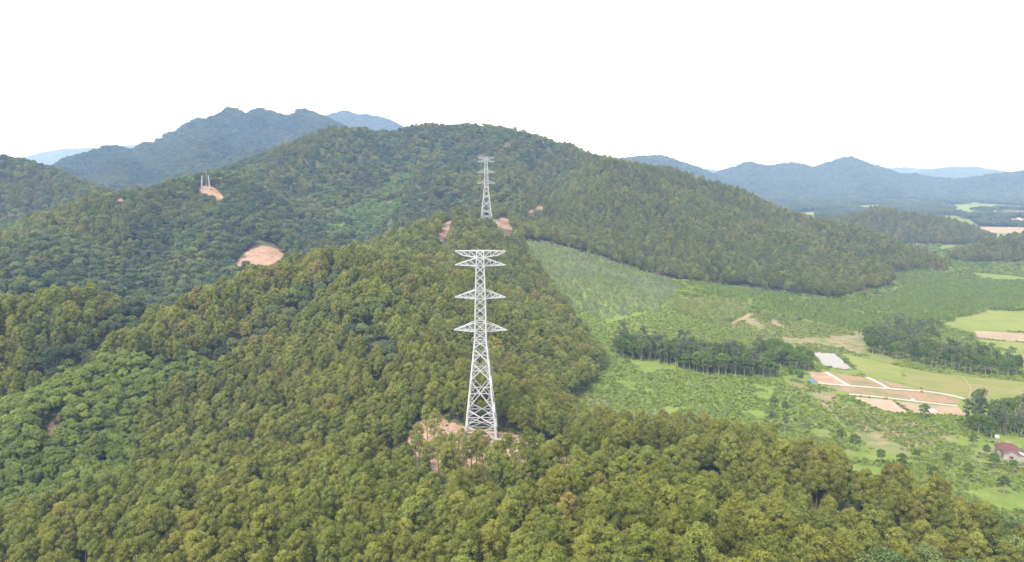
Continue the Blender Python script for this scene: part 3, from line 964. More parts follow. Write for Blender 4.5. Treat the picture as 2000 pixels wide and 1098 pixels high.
ribbon('concrete_road', [(1597, 749), (1650, 753.5), (1740, 760), (1840, 768), (1862, 772), (1884, 780)], 1.8, M['concrete'], 'long concrete road across the bare lots', 0.30)
ribbon('concrete_road', [(1612, 727), (1634, 740), (1657, 754)], 2.0, M['concrete'], 'short concrete road from the pond to the long road', 0.27)
ribbon('concrete_road', [(1694, 738), (1712, 746), (1737, 760)], 1.7, M['concrete'], 'short concrete side road beside the rice field', 0.27)
ribbon('concrete_road', [(1658, 771), (1740, 778), (1812, 788), (1870, 794)], 1.6, M['concrete'], 'lower concrete road parallel to the long one', 0.30)
for i, (pix, lab) in enumerate([
        ([(1645, 690), (1662, 708), (1680, 726)], 'grassy bank between pond and rice field'),
        ([(1646, 689), (1700, 701), (1764, 717), (1850, 731), (1990, 744)], 'grassy bank along the foot of the grove'),
        ([(1764, 718), (1764, 750)], 'grassy bank across the rice fields'),
        ([(1690, 722), (1740, 728), (1800, 742), (1900, 752), (2000, 770)], 'thin earth bund through the striped rice field'),
        ([(1880, 738), (1900, 762), (1890, 780)], 'curved earth bund in the striped rice field')]):
    ribbon('field_bank', pix, 1.0 if i < 3 else 0.5, M['rice_green'] if i < 3 else M['soil_tan'], lab, 0.45, 0.4)

# ------------------------------------------------------------------ lattice towers
def angle_mesh(name, mat):
    """Unit length of rolled angle section along +Z, legs of length 1."""
    t = 0.22
    prof = [(0, 0), (1, 0), (1, t), (t, t), (t, 1), (0, 1)]
    V = [(x - 0.35, y - 0.35, z) for z in (0, 1) for x, y in prof]
    Fc = [(i, (i + 1) % 6, 6 + (i + 1) % 6, 6 + i) for i in range(6)]
    Fc += [(3, 2, 1, 0), (5, 4, 3, 0), (6, 7, 8, 9), (6, 9, 10, 11)]
    return mesh_from(name, V, Fc, mat)
ANGLE = angle_mesh('angle_section', M['steel'])

def member(name, a, b, w, parent, mesh=None):
    a, b = Vector(a), Vector(b)
    d = b - a
    o = bpy.data.objects.new(name, mesh or ANGLE)
    o.rotation_mode = 'QUATERNION'
    o.rotation_quaternion = d.to_track_quat('Z', 'Y')
    o.location = a
    o.scale = (w, w, d.length)
    return link(o, parent)

LEVELS = [(0.0, 7.05), (6.0, 6.40), (13.2, 5.65), (26.0, 4.35), (33.9, 3.46), (40.3, 2.88), (44.3, 2.50)]
BODY = [44.3, 47.8, 51.8, 55.3, 58.9, 62.5, 66.2, 69.7, 73.2, 76.8, 80.3, 83.4]
def half_at(z):
    return float(np.interp(z, [0.0, 6.0, 13.2, 26.0, 33.9, 40.3, 44.3, 62.5, 76.8, 83.4], [7.05, 6.40, 5.65, 4.35, 3.46, 2.88, 2.50, 2.15, 1.78, 1.50]))
def corner(z, q):
    h = half_at(z)
    sx, sy = ((-1, -1), (1, -1), (1, 1), (-1, 1))[q % 4]
    return (sx * h, sy * h, z)
def lerp3(a, b, t):
    return tuple(a[i] + (b[i] - a[i]) * t for i in range(3))

def leg_mesh(q):
    V, Fc = [], []
    zs = [0.0, 13.2, 26.0, 44.3, 62.5, 83.4]
    ws = [0.34, 0.33, 0.31, 0.28, 0.24, 0.20]
    for z, w in zip(zs, ws):
        c = corner(z, q)
        for dx, dy in ((-w, -w), (w, -w), (w, w), (-w, w)):
            V.append((c[0] + dx, c[1] + dy, z))
    for i in range(len(zs) - 1):
        for k in range(4):
            Fc.append((i * 4 + k, i * 4 + (k + 1) % 4, i * 4 + 4 + (k + 1) % 4, i * 4 + 4 + k))
    Fc += [(3, 2, 1, 0), tuple(len(V) - 4 + k for k in range(4))]
    return mesh_from('tower_leg', V, Fc, M['steel'])
LEG_MESH = [leg_mesh(q) for q in range(4)]

def footing_mesh():
    V = []
    for h, z in ((1.1, -1.6), (1.1, 0.15), (0.55, 0.7)):
        V += [(-h, -h, z), (h, -h, z), (h, h, z), (-h, h, z)]
    Fc = [(i * 4 + k, i * 4 + (k + 1) % 4, i * 4 + 4 + (k + 1) % 4, i * 4 + 4 + k) for i in range(2) for k in range(4)] + [(8, 9, 10, 11)]
    return mesh_from('tower_footing', V, Fc, M['concrete'])
FOOT_MESH = footing_mesh()

def lattice_tower(loc, rz, label, lower=0.0):
    t = empty('lattice_tower', loc, rz)
    tag(t, label, 'tower', 'lattice towers of the new power line')
    for q in range(4):
        link(bpy.data.objects.new('leg', LEG_MESH[q]), t)
        f = link(bpy.data.objects.new('footing', FOOT_MESH), t)
        f.location = corner(0.0, q)
    WM, WS, WR = 0.40, 0.30, 0.20
    for (z0, _), (z1, _) in zip(LEVELS[:-1], LEVELS[1:]):
        big = z1 - z0 > 7
        for q in range(4):
            a, b, c, d = corner(z0, q), corner(z0, q + 1), corner(z1, q), corner(z1, q + 1)
            member('diagonal_brace', a, d, WM, t)
            member('diagonal_brace', b, c, WM, t)
            # crossing point of the two diagonals
            wa, wc = half_at(z0), half_at(z1)
            s = wa / (wa + wc)
            x = lerp3(a, d, s)
            zc = x[2]
            l, r = corner(zc, q), corner(zc, q + 1)
            member('horizontal_brace', l, r, WS, t)
            for leg0, leg1, foot, head in ((a, c, a, c), (b, d, b, d)):
                # redundant members from the leg to the half points of the diagonals
                lowmid = lerp3(foot, x, 0.5)
                upmid = lerp3(x, head, 0.5)
                zl, zu = lowmid[2], upmid[2]
                qq = q if foot == a else q + 1
                member('redundant_brace', corner(zl, qq), lowmid, WR, t)
                member('redundant_brace', corner(zu, qq), upmid, WR, t)
                if big:
                    member('redundant_brace', corner(zc, qq), lowmid, WR, t)
                    member('redundant_brace', corner(zc, qq), upmid, WR, t)
    for z0, z1 in zip(BODY[:-1], BODY[1:]):
        for q in range(4):
            a, b, c, d = corner(z0, q), corner(z0, q + 1), corner(z1, q), corner(z1, q + 1)
            member('diagonal_brace', a, d, 0.30, t)
            member('diagonal_brace', b, c, 0.30, t)
    for z in (44.3, 47.8, 51.8, 62.5, 66.2, 76.8, 80.3, 83.4):
        for q in range(4):
            member('horizontal_brace', corner(z, q), corner(z, q + 1), 0.30, t)
    for z in (0.9,):
        for q in range(4):
            member('horizontal_brace', corner(z, q), corner(z, q + 1), 0.26, t)
    # cross arms: (root bottom z, root top z, tip z, tip x, kind)
    for zb, zt, ztip, reach in ((47.8, 51.8, 48.1, 11.75), (62.5, 66.2, 62.8, 11.2), (76.8, 80.3, 77.1, 11.0)):
        for s in (-1, 1):
            arm = bpy.data.objects.new('cross_arm', None)
            arm.empty_display_size = 0.4
            link(arm, t)
            hb, ht = half_at(zb), half_at(zt)
            tip = (s * reach, 0.0, ztip)
            rb = [(s * hb, y * hb, zb) for y in (-1, 1)]
            rt = [(s * ht, y * ht, zt) for y in (-1, 1)]
            tips = [(s * reach, y * 0.15, ztip) for y in (-1, 1)]
            for k in (0, 1):
                member('bottom_chord', rb[k], tips[k], 0.36, arm)
                member('top_chord', rt[k], tips[k], 0.36, arm)
                pb, pt = rb[k], rt[k]
                for u in (0.30, 0.56, 0.80):
                    nb, ntp = lerp3(rb[k], tips[k], u), lerp3(rt[k], tips[k], u)
                    member('arm_post', nb, ntp, 0.22, arm)
                    member('arm_diagonal', pb, ntp, 0.22, arm)
                    pb, pt = nb, ntp
            p0, p1 = rb
            for u in (0.30, 0.56, 0.80):
                n0, n1 = lerp3(rb[0], tips[0], u), lerp3(rb[1], tips[1], u)
                member('arm_tie', n0, n1, 0.2, arm)
                member('arm_tie', p0, n1, 0.2, arm)
                p0, p1 = n0, n1
    # earth-wire beam at the top: level upper chord, lower chord rising to the tip
    for s in (-1, 1):
        arm = bpy.data.objects.new('earth_wire_arm', None)
        arm.empty_display_size = 0.4
        link(arm, t)
        z1, z0, tipx = 83.4, 80.5, 11.0
        for k in (-1, 1):
            root_t, root_b = (s * 1.5, k * 1.5, z1), (s * 1.58, k * 1.55, z0)
            tip = (s * tipx, k * 0.15, z1 - 0.15)
            knee_b = (s * 7.7, k * 0.5, z0 + 0.85)
            knee_t = lerp3(root_t, tip, (7.7 - 1.5) / (tipx - 1.5))
            member('top_chord', root_t, tip, 0.36, arm)
            member('bottom_chord', root_b, knee_b, 0.34, arm)
            member('bottom_chord', knee_b, tip, 0.34, arm)
            pb = root_b
            for u in (0.5, 1.0):
                nb, nt2 = lerp3(root_b, knee_b, u), lerp3(root_t, knee_t, u)
                member('arm_post', nb, nt2, 0.22, arm)
                member('arm_diagonal', pb, nt2, 0.22, arm)
                pb = nb
            m_t, m_b = lerp3(knee_t, tip, 0.45), lerp3(knee_b, tip, 0.45)
            member('arm_post', m_b, m_t, 0.18, arm)
            member('arm_diagonal', knee_b, m_t, 0.18, arm)
        for u in (0.0, 0.5, 1.0):
            z = z1 - 0.05
            x = s * (1.5 + (tipx - 1.5) * u * 0.97)
            hw = 1.5 - 1.33 * u
            member('arm_tie', (x, -hw, z), (x, hw, z), 0.2, arm)
    return t

TOWER[2] = gz(TOWER[0], TOWER[1])
near_tower = lattice_tower((TOWER[0], TOWER[1], TOWER[2]), math.radians(-1.0), 'tall galvanised lattice tower in the bare soil clearing among near pines')
far_tower = lattice_tower((TOWER2[0], TOWER2[1], TOWER2[2] - 0.5), math.radians(3.0), 'smaller looking lattice tower on the ridge behind the other one')
far_tower.scale = (0.99, 0.99, 0.925)

# a tower just begun: four lattice stubs and a lifting pole
def stub_tower(loc):
    t = empty('unfinished_tower', loc, math.radians(20))
    tag(t, 'four white lattice leg stubs of a tower just begun on a bare hilltop pad', 'tower')
    Hs = [17.0, 16.4, 17.4, 15.8]
    for q in range(4):
        sx, sy = ((-1, -1), (1, -1), (1, 1), (-1, 1))[q]
        leg = bpy.data.objects.new('leg_stub', None)
        leg.empty_display_size = 0.4
        link(leg, t)
        bx, by = sx * 5.2, sy * 5.2
        H_ = Hs[q]
        tx, ty = sx * 4.0, sy * 4.0
        cs = [(-1, -1), (1, -1), (1, 1), (-1, 1)]
        for cx, cy_ in cs:
            member('leg_angle', (bx + cx * 0.75, by + cy_ * 0.75, 0), (tx + cx * 0.25, ty + cy_ * 0.25, H_), 0.42, leg)
        for k in range(4):
            u0, u1 = k / 4, (k + 1) / 4
            for j in range(4):
                c0, c1 = cs[j], cs[(j + 1) % 4]
                w0, w1 = 0.75 - 0.5 * u0, 0.75 - 0.5 * u1
                p = (bx + (tx - bx) * u0 + c0[0] * w0, by + (ty - by) * u0 + c0[1] * w0, H_ * u0)
                r = (bx + (tx - bx) * u1 + c1[0] * w1, by + (ty - by) * u1 + c1[1] * w1, H_ * u1)
                member('leg_lacing', p, r, 0.2, leg)
        f = link(bpy.data.objects.new('footing', FOOT_MESH), t)
        f.location = (bx, by, 0)
    pole = member('lifting_pole', (1.0, 1.2, 0), (1.9, 1.8, 26.0), 0.35, t)
    return t
pad = hit(402, 368, 0, 700)
stub_tower((pad[0], pad[1], pad[2]))

# ------------------------------------------------------------------ house at the edge of the valley
def box(x0, x1, y0, y1, z0, z1):
    V = [(x, y, z) for z in (z0, z1) for x, y in ((x0, y0), (x1, y0), (x1, y1), (x0, y1))]
    return V, [(3, 2, 1, 0), (4, 5, 6, 7), (0, 1, 5, 4), (1, 2, 6, 5), (2, 3, 7, 6), (3, 0, 4, 7)]
def part(name, vf, mat, parent):
    return link(bpy.data.objects.new(name, mesh_from(name, vf[0], vf[1], mat)), parent)
def slab(p, th):
    """Thick plate over a planar quad/tri given by its top corners."""
    n = len(p)
    V = list(p) + [(x, y, z - th) for x, y, z in p]
    Fc = [tuple(range(n)), tuple(range(2 * n - 1, n - 1, -1))] + [(i, n + i, n + (i + 1) % n, (i + 1) % n) for i in range(n)]
    return V, Fc

def gabled(x0, x1, y0, y1, zw, zr):
    """Walls closed up to a gable, ridge along y."""
    xm = (x0 + x1) / 2
    V = [(x0, y0, -0.6), (x1, y0, -0.6), (x1, y1, -0.6), (x0, y1, -0.6), (x0, y0, zw), (x1, y0, zw), (x1, y1, zw), (x0, y1, zw), (xm, y0, zr), (xm, y1, zr)]
    return V, [(0, 1, 5, 8, 4), (2, 3, 7, 9, 6), (1, 2, 6, 5), (3, 0, 4, 7)]

hp = hit(1972, 900, 0, 330)
house = empty('house', (hp[0], hp[1], hp[2]), math.radians(-24))
tag(house, 'small red tiled house with pale walls among bushes below the tree clump', 'house')
part('wall', gabled(-3.0, 4.2, 0.0, 5.0, 3.6, 5.6), M['wall'], house)          # front wing, gable to the valley track
def roof_pair(x0, x1, y0, y1, zw, zr, oh, mat, parent):
    xm = (x0 + x1) / 2
    k = (zr - zw) / (xm - x0)
    zo = zw - k * oh
    part('roof_slope', slab([(x0 - oh, y0 - oh, zo + 0.12), (xm, y0 - oh, zr + 0.12), (xm, y1, zr + 0.12), (x0 - oh, y1, zo + 0.12)][::-1], 0.12), mat, parent)
    part('roof_slope', slab([(xm, y0 - oh, zr + 0.12), (x1 + oh, y0 - oh, zo + 0.12), (x1 + oh, y1, zo + 0.12), (xm, y1, zr + 0.12)][::-1], 0.12), M['grey_roof'] if mat is None else mat, parent)
roof_pair(-3.0, 4.2, 0.0, 5.6, 3.6, 5.6, 0.5, M['tile_roof'], house)
part('wall', box(-5.2, 5.0, 5.0, 12.0, -0.6, 4.0), M['wall'], house)             # main block under a hipped roof
e = 0.6
x0, x1, y0, y1, ze, zr = -5.2 - e, 5.0 + e, 5.0 - e, 12.0 + e, 3.9, 7.2
rl, rr_ = (x0 + 4.1, (y0 + y1) / 2, zr), (x1 - 4.1, (y0 + y1) / 2, zr)
A_, B_, C_, D_ = (x0, y0, ze), (x1, y0, ze), (x1, y1, ze), (x0, y1, ze)
for p in ([A_, B_, rr_, rl], [B_, C_, rr_], [C_, D_, rl, rr_], [D_, A_, rl]):
    part('roof_slope', slab(p, 0.14), M['tile_roof'], house)
link(bpy.data.objects.new('ridge_cap', mesh_from('ridge_cap', *box(rl[0], rr_[0], rl[1] - 0.18, rl[1] + 0.18, zr - 0.05, zr + 0.18), M['grey_roof'])), house)
win = part('window', box(-0.3, 1.7, -0.10, 0.02, 0.9, 2.3), M['wood_red'], house)
part('pane', box(-0.15, 0.62, -0.14, -0.09, 1.05, 2.15), M['glass_dark'], win)
part('pane', box(0.78, 1.55, -0.14, -0.09, 1.05, 2.15), M['glass_dark'], win)
part('window_sill', box(-0.5, 1.9, -0.28, 0.0, 0.72, 0.86), M['white_paint'], win)
part('lean_to_roof', slab([(4.3, -0.4, 4.2), (4.3, 5.2, 4.2), (8.0, 5.2, 3.0), (8.0, -0.4, 3.0)], 0.1), M['grey_roof'], house)
part('lean_to_wall', box(4.25, 7.6, 0.2, 5.0, -0.6, 3.0), M['wall'], house)
part('gable_band', slab([(-3.5, -0.55, 3.45), (0.6, -0.55, 5.72), (4.7, -0.55, 3.45), (4.7, -0.55, 3.25), (0.6, -0.55, 5.5), (-3.5, -0.55, 3.25)], 0.05), M['white_paint'], house)

shed = empty('open_shed', (hp[0] + 10.5, hp[1] + 0.0, hp[2]), math.radians(-24))
tag(shed, 'open shed with a green sheet roof beside the red tiled house', 'shed')
part('roof', slab([(-2.0, -2.0, 3.4), (7.0, -2.0, 3.1), (7.0, 6.0, 3.9), (-2.0, 6.0, 4.2)], 0.08), M['green_roof'], shed)
for x, y in ((-1.8, -1.8), (6.8, -1.8), (6.8, 5.8), (-1.8, 5.8), (2.5, -1.8)):
    part('post', box(x - 0.08, x + 0.08, y - 0.08, y + 0.08, -0.5, 3.4 - 0.03 * (x + 2) + 0.1 * (y + 1.0) - 0.15), M['grey_roof'], shed)
part('back_wall', box(-1.8, 6.8, 5.6, 5.75, -0.5, 3.4), M['blue_sheet'], shed)

tk = hit(1946, 868, 0, 330)
tank = empty('water_tank', (tk[0], tk[1], tk[2]))
tag(tank, 'round white water tank on a stand behind the red tiled house', 'tank')
tv, tf = tube([(0, 0, 3.2), (0, 0, 3.4), (0, 0, 4.9), (0, 0, 5.3), (0, 0, 5.4)], [0.6, 1.1, 1.1, 0.6, 0.05], 14)
link(bpy.data.objects.new('vessel', mesh_from('vessel', tv, [tuple(int(k) for k in f) for f in tf], M['white_paint'], True)), tank)
for sx in (-0.7, 0.7):
    for sy in (-0.7, 0.7):
        part('leg', box(sx - 0.09, sx + 0.09, sy - 0.09, sy + 0.09, -0.4, 3.3), M['concrete'], tank)

# houses far down the valley: pale walls under low roofs
def far_house(px, py, w, d, h, rz, roofm, label):
    p = hit(px, py, 0, 1700)
    t = empty('farmhouse', (p[0], p[1], p[2]), rz)
    tag(t, label, 'house', 'white houses far down the valley')
    part('wall', gabled(-w / 2, w / 2, -d / 2, d / 2, h, h * 1.5), M['white_paint'], t)
    roof_pair(-w / 2, w / 2, -d / 2, d / 2, h, h * 1.5, 0.6, roofm, t)
    return t
far_house(1532, 389, 9, 14, 9, 0.3, M['grey_roof'], 'lone tiny white house in the forest before the far hills')
far_house(1832, 410, 22, 10, 7, 1.3, M['white_paint'], 'wide white house at the edge of the far valley forest')
far_house(1840, 403, 14, 10, 6, 0.6, M['grey_roof'], 'grey roofed house behind the wide white house')
far_house(1945, 416, 14, 10, 5, 0.9, M['white_paint'], 'white house at the near end of the thin bare strip')
far_house(1995, 412, 16, 12, 6, 0.2, M['white_paint'], 'white house at the far end of the thin bare strip')
far_house(1990, 430, 12, 9, 5, 0.5, M['grey_roof'], 'grey roofed house on the thin reddish strip')

# loose things on the lots
def sheet_thing(name, px, py, w, d, h, mat, label, cat, seed):
    p = hit(px, py, 0, 380)
    rng = np.random.default_rng(seed)
    n = 5
    V, Fc = [], []
    for i in range(n + 1):
        for j in range(n + 1):
            u, v = i / n - 0.5, j / n - 0.5
            z = 0.15 + h * max(0.0, 1 - 2.1 * max(abs(u), abs(v))) ** 0.7 + rng.uniform(0, 0.2) * h
            if i in (0, n) or j in (0, n):
                z = 0.0
            V.append((u * w, v * d, z))
    for i in range(n):
        for j in range(n):
            a = i * (n + 1) + j
            Fc.append((a, a + n + 1, a + n + 2, a + 1))
    o = bpy.data.objects.new(name, mesh_from(name, V, Fc, mat))
    o.location = (p[0], p[1], p[2] + 0.12)
    o.rotation_euler = (0, 0, rng.uniform(0, 3))
    link(o)
    return tag(o, label, cat)
sheet_thing('tarpaulin', 1586, 746, 3.6, 3.0, 1.7, M['blue_sheet'], 'blue tarpaulin over a heap at the start of the long concrete road', 'tarpaulin', 1)
sheet_thing('tarpaulin', 1821, 803, 4.2, 5.0, 1.0, M['white_paint'], 'white tarpaulin lying on the brown dug lot', 'tarpaulin', 2)
sheet_thing('bag_pile', 1782, 782, 4.5, 2.6, 0.9, M['white_paint'], 'heap of white bags beside the lower concrete road', 'heap', 3)  # white bags, shaped as one low heap

# ------------------------------------------------------------------ where trees can be seen from about here
slope_to = (GZ + 4.0 - CAM[2]) / np.hypot(GX, GY)
HOR = np.maximum.accumulate(slope_to, axis=0)
def seen(x, y, top):
    r = np.hypot(x, y) * 0.985 - 4
    s = np.hypot(x, y)
    h = glookup(HOR, x * r / s, y * r / s)
    return (top + 6.0 - CAM[2]) / s >= h

def in_frame(x, y, z, m=70):
    px, py, dep = to_px(np.stack([x, y, z], 1))
    return (dep > 20) & (px > -m) & (px < 2000 + m) & (py < 1098 + 2.2 * m) & (py > -200)

def jitter_grid(x0, x1, y0, y1, sp, seed, jit=0.42):
    rng = np.random.default_rng(seed)
    gx, gy = np.meshgrid(np.arange(x0, x1, sp), np.arange(y0, y1, sp * 0.87))
    gx = gx + (np.arange(gx.shape[0]) % 2)[:, None] * sp * 0.5
    gx = gx + rng.uniform(-jit, jit, gx.shape) * sp
    gy = gy + rng.uniform(-jit, jit, gy.shape) * sp
    return gx.ravel(), gy.ravel()

def band(d0, d1, sp, seed, hgt):
    """Candidate places at forward distance d0..d1, inside the picture and not hidden behind a hill."""
    w = d1 * 0.72 + 40
    x, y = jitter_grid(-w, w, d0, d1, sp, seed)
    k = np.abs(x) < y * 0.72 + 40
    x, y = x[k], y[k]
    z = glookup(GZ, x, y)
    k = in_frame(x, y, z + hgt * 0.6) & seen(x, y, z + hgt)
    return x[k], y[k], z[k]

SOIL_C = [p.mean(0) for p in SOIL]
def blocks_soil(x, y, z, H):
    """Trees on, or right below, the dug pads were felled."""
    b = np.zeros(len(x), bool)
    for si, (pix, wp) in enumerate(zip(SOIL_PX, SOIL)):
        c = wp.mean(0)
        far = np.hypot(*c)
        rad = np.abs(wp - c).max() + (90 if si in (1, 2, 3, 6) else 45)
        m = (np.abs(x - c[0]) < rad) & (np.abs(y - c[1]) < rad)
        if not m.any():
            continue
        bm_ = inside(wp, x[m], y[m])
        for t in ((0.3, 0.55, 0.78) if si == 5 else (0.3, 0.6) if si == 4 else (0.35, 0.7, 1.0, 1.12)):
            px, py, _ = to_px(np.stack([x[m], y[m], z[m] + t * H], 1))
            bm_ |= inside(np.array(pix, float), px, py)
        b[m] |= bm_
    return b

def off_tracks(x, y, extra=1.5):
    ok = np.ones(len(x), bool)
    for path, w in TRACK_XY + GRASSTRACK_XY:
        ok &= seg_dist(x, y, path) > w + extra
    for path, w in zip(BREAKS, (0.6, 5.0)):
        ok &= seg_dist(x, y, path) > w + extra
    return ok

ZONES = [Z_EUC, Z_YEL, Z_GRN, Z_SCRUB, Z_SCRUB2] + list(FIELDS.values())
def in_any(polys, x, y):
    r = np.zeros(len(x), bool)
    for p in polys:
        r |= inside(p, x, y)
    return r

def mass(name, label, pts, rot, scl, which, kinds):
    """One object for what is past counting: points that carry copies of the tree shapes."""
    col = bpy.data.collections.new(name + '_shapes')
    for i, me in enumerate(kinds):
        o = bpy.data.objects.new('%s_shape_%03d' % (name, i), me)
        col.objects.link(o)
    me = bpy.data.meshes.new(name)
    n = len(pts)
    me.vertices.add(n)
    me.vertices.foreach_set('co', np.asarray(pts, np.float32).ravel())
    a = me.attributes.new('turn', 'FLOAT_VECTOR', 'POINT'); a.data.foreach_set('vector', np.asarray(rot, np.float32).ravel())
    a = me.attributes.new('size', 'FLOAT_VECTOR', 'POINT'); a.data.foreach_set('vector', np.asarray(scl, np.float32).ravel())
    a = me.attributes.new('which', 'INT', 'POINT'); a.data.foreach_set('value', np.asarray(which, np.int32))
    o = link(bpy.data.objects.new(name, me))
    ng = bpy.data.node_groups.new(name, 'GeometryNodeTree')
    ng.interface.new_socket('Geometry', in_out='INPUT', socket_type='NodeSocketGeometry')
    ng.interface.new_socket('Geometry', in_out='OUTPUT', socket_type='NodeSocketGeometry')
    gi, go = ng.nodes.new('NodeGroupInput'), ng.nodes.new('NodeGroupOutput')
    ip = ng.nodes.new('GeometryNodeInstanceOnPoints')
    ci = ng.nodes.new('GeometryNodeCollectionInfo')
    ci.inputs['Collection'].default_value = col
    ci.inputs['Separate Children'].default_value = True
    ci.inputs['Reset Children'].default_value = True
    ip.inputs['Pick Instance'].default_value = True
    for nm, typ, sock in (('turn', 'FLOAT_VECTOR', 'Rotation'), ('size', 'FLOAT_VECTOR', 'Scale'), ('which', 'INT', 'Instance Index')):
        na = ng.nodes.new('GeometryNodeInputNamedAttribute')
        na.data_type = typ
        na.inputs['Name'].default_value = nm
        ng.links.new(na.outputs['Attribute'], ip.inputs[sock])
    ng.links.new(gi.outputs[0], ip.inputs['Points'])
    ng.links.new(ci.outputs[0], ip.inputs['Instance'])
    ng.links.new(ip.outputs[0], go.inputs[0])
    md = o.modifiers.new('scatter', 'NODES')
    md.node_group = ng
    print('mass', name, n)
    return tag(o, label, kind='stuff')

def placing(rng, n, s0, s1, tilt=0.04):
    rot = np.stack([rng.normal(0, tilt, n), rng.normal(0, tilt, n), rng.uniform(0, 6.283, n)], 1)
    s = rng.uniform(s0, s1, n)
    scl = np.stack([s * rng.uniform(0.9, 1.12, n), s * rng.uniform(0.9, 1.12, n), s * rng.uniform(0.88, 1.12, n)], 1)
    return rot, scl

def tree(name, proto, var, loc, rz, scl, label, cat, group):
    j, tr, cr = PROTO[proto][var % len(PROTO[proto])]
    r = bpy.data.objects.new(name, None)
    r.empty_display_size = 0.5
    r.location = (loc[0], loc[1], loc[2] - 0.15)
    r.rotation_euler = rz
    r.scale = scl
    link(r)
    tag(r, label, cat, group)
    link(bpy.data.objects.new('trunk', tr), r)
    link(bpy.data.objects.new('crown', cr), r)
    return r

def split_largest(x, y, z, H, n):
    """The n that show largest in the picture, and the rest."""
    px, py, dep = to_px(np.stack([x, y, z + H * 0.75], 1))
    ok = (px > 5) & (px < 1995) & (py > 0) & (py < 1090) & seen(x, y, z + H * 0.5 - 6)
    score = np.where(ok, 1.0 / dep, 0)
    order = np.argsort(-score)
    big = order[:n][score[order[:n]] > 0]
    rest = np.ones(len(x), bool)
    rest[big] = False
    return big, np.nonzero(rest)[0]

# ------------------------------------------------------------------ pines
def in_gully(x, y):
    c = GULLY.mean(0)
    q = 1.0 + 0.5 * fbm(x, y, 70, 33, 3)
    return inside(GULLY, c[0] + (x - c[0]) / q, c[1] + (y - c[1]) / q) & (fbm(x, y, 35, 37, 2) > -0.22)

def trough_dist(x, y):
    d = np.full(len(x), 1e9)
    for path in TROUGHS:
        d = np.minimum(d, seg_dist(x, y, path))
    return d + 4.0 * noise(x, y, 14, 77)

def in_zone(poly, x, y, q=12.0):
    """Inside an outline whose edge wanders a little."""
    return inside(poly, x + q * fbm(x, y, 30, 63, 2), y + q * fbm(x, y, 30, 67, 2))

def in_young(x, y):
    q = 14.0
    return inside(YOUNG, x + q * fbm(x, y, 26, 53, 2), y + q * fbm(x, y, 26, 57, 2)) & (noise(x, y, 9, 59) > -0.86)

def is_pine_land(x, y, z):
    valley_side = (x > -10) & (y > 225) & (y < 470) & (x > y * 0.36)
    k = ((z > 7.0) | (x < 0.0)) & ~(valley_side & (z < 27 + 9 * noise(x, y, 16, 29) + 5)) & ~hollow(x, y, z)
    k &= ~in_zone(Z_EUC, x, y) & ~in_zone(Z_YEL, x, y) & ~(inside(Z_GRN, x, y) & (z < 9)) & ~in_young(x, y)
    k &= ~(in_gully(x, y))
    return k & off_tracks(x, y)

def is_mixed_land(x, y, z):
    """The far left hills and the flank of the great hill carry broadleaf wood among the pines."""
    u = x / y
    n = fbm(x, y, 120, 44, 3)
    left_hill = (y > 640 - 120 * np.clip((u + 0.35) / 0.3, 0, 1)) & (u < -0.09 - 0.05 * np.clip((1000 - y) / 400, 0, 1)) & (y > 560 + 300 * (u > -0.28))
    high = (y > 1080) & (u < 0.02 + 0.1 * (y > 1300))
    return (left_hill | high) & (n + 0.5 * noise(x, y, 11, 47) > -0.22)

PALE = [(1725, 1060, 165, 1.25), (1690, 1030, 178, 1.0), (1765, 1050, 170, 1.0), (1740, 1010, 188, 1.05), (1680, 1085, 160, 1.0), (1790, 1090, 160, 1.15), (1905, 1020, 195, 0.9), (1960, 1035, 190, 0.95),
        (1820, 1005, 200, 0.8), (1985, 990, 215, 0.8)]

rng = np.random.default_rng(11)
sets = []
for d0, d1, sp, seed in ((120, 450, 6.0, 1), (450, 1000, 6.1, 2), (1000, 1750, 7.2, 3)):
    x, y, z = band(d0, d1, sp, seed, 15)
    sets.append((x, y, z, d0))
tint = lambda x, y: fbm(x, y, 60, 71, 3) + rng.normal(0, 0.38, len(x))

px_, py_, pz_ = [], [], []
mid_pts, far_pts, mix_pts = [], [], []
for x, y, z, d0 in sets:
    k = is_pine_land(x, y, z)
    x, y, z = x[k], y[k], z[k]
    b = blocks_soil(x, y, z, 15) & ~((y < 322) & ~inside(SOIL[0], x, y) & (rng.uniform(0, 1, len(x)) < 0.5))
    x, y, z = x[~b], y[~b], z[~b]
    keep = rng.uniform(0, 1, len(x)) > (0.05 if d0 == 120 else 0.10)
    # thinned wood round the pad of the near tower
    dT = np.hypot(x - TOWER[0], (y - TOWER[1]) * 0.9)
    keep &= ~((dT < 60) & (y < TOWER[1] + 8) & (rng.uniform(0, 1, len(x)) < 0.55))
    keep &= ~((dT < 14))
    keep &= ~(np.hypot(x - TOWER2[0], y - TOWER2[1]) < 11) & ~((np.abs(x - TOWER2[0] - 3) < 7) & (y > TOWER2[1] - 30) & (y < TOWER2[1]))
    tpx, tpy, _ = to_px(np.stack([x, y, z + 17], 1))
    keep &= ~((tpx > 930) & (tpx < 974) & (tpy < 420) & (y > 820) & (y < 975))          # the ground before the second tower was cleared
    for a_, b_, D_, s_ in PALE:
        c_ = at(a_, b_, D_)
        keep &= np.hypot(x - c_[0], y - c_[1]) > 5.0 * s_
        keep &= ~((np.abs(x - c_[0] * 0.97) < 3.5) & (y < c_[1]) & (y > c_[1] - 14))
    x, y, z = x[keep], y[keep], z[keep]
    mixm = is_mixed_land(x, y, z) | ((trough_dist(x, y) < 8.5) & (rng.uniform(0, 1, len(x)) < 0.85))
    mix_pts.append(np.stack([x[mixm], y[mixm], z[mixm]], 1))
    x, y, z = x[~mixm], y[~mixm], z[~mixm]
    (px_ if d0 == 120 else mid_pts if d0 == 450 else far_pts).append(np.stack([x, y, z], 1))

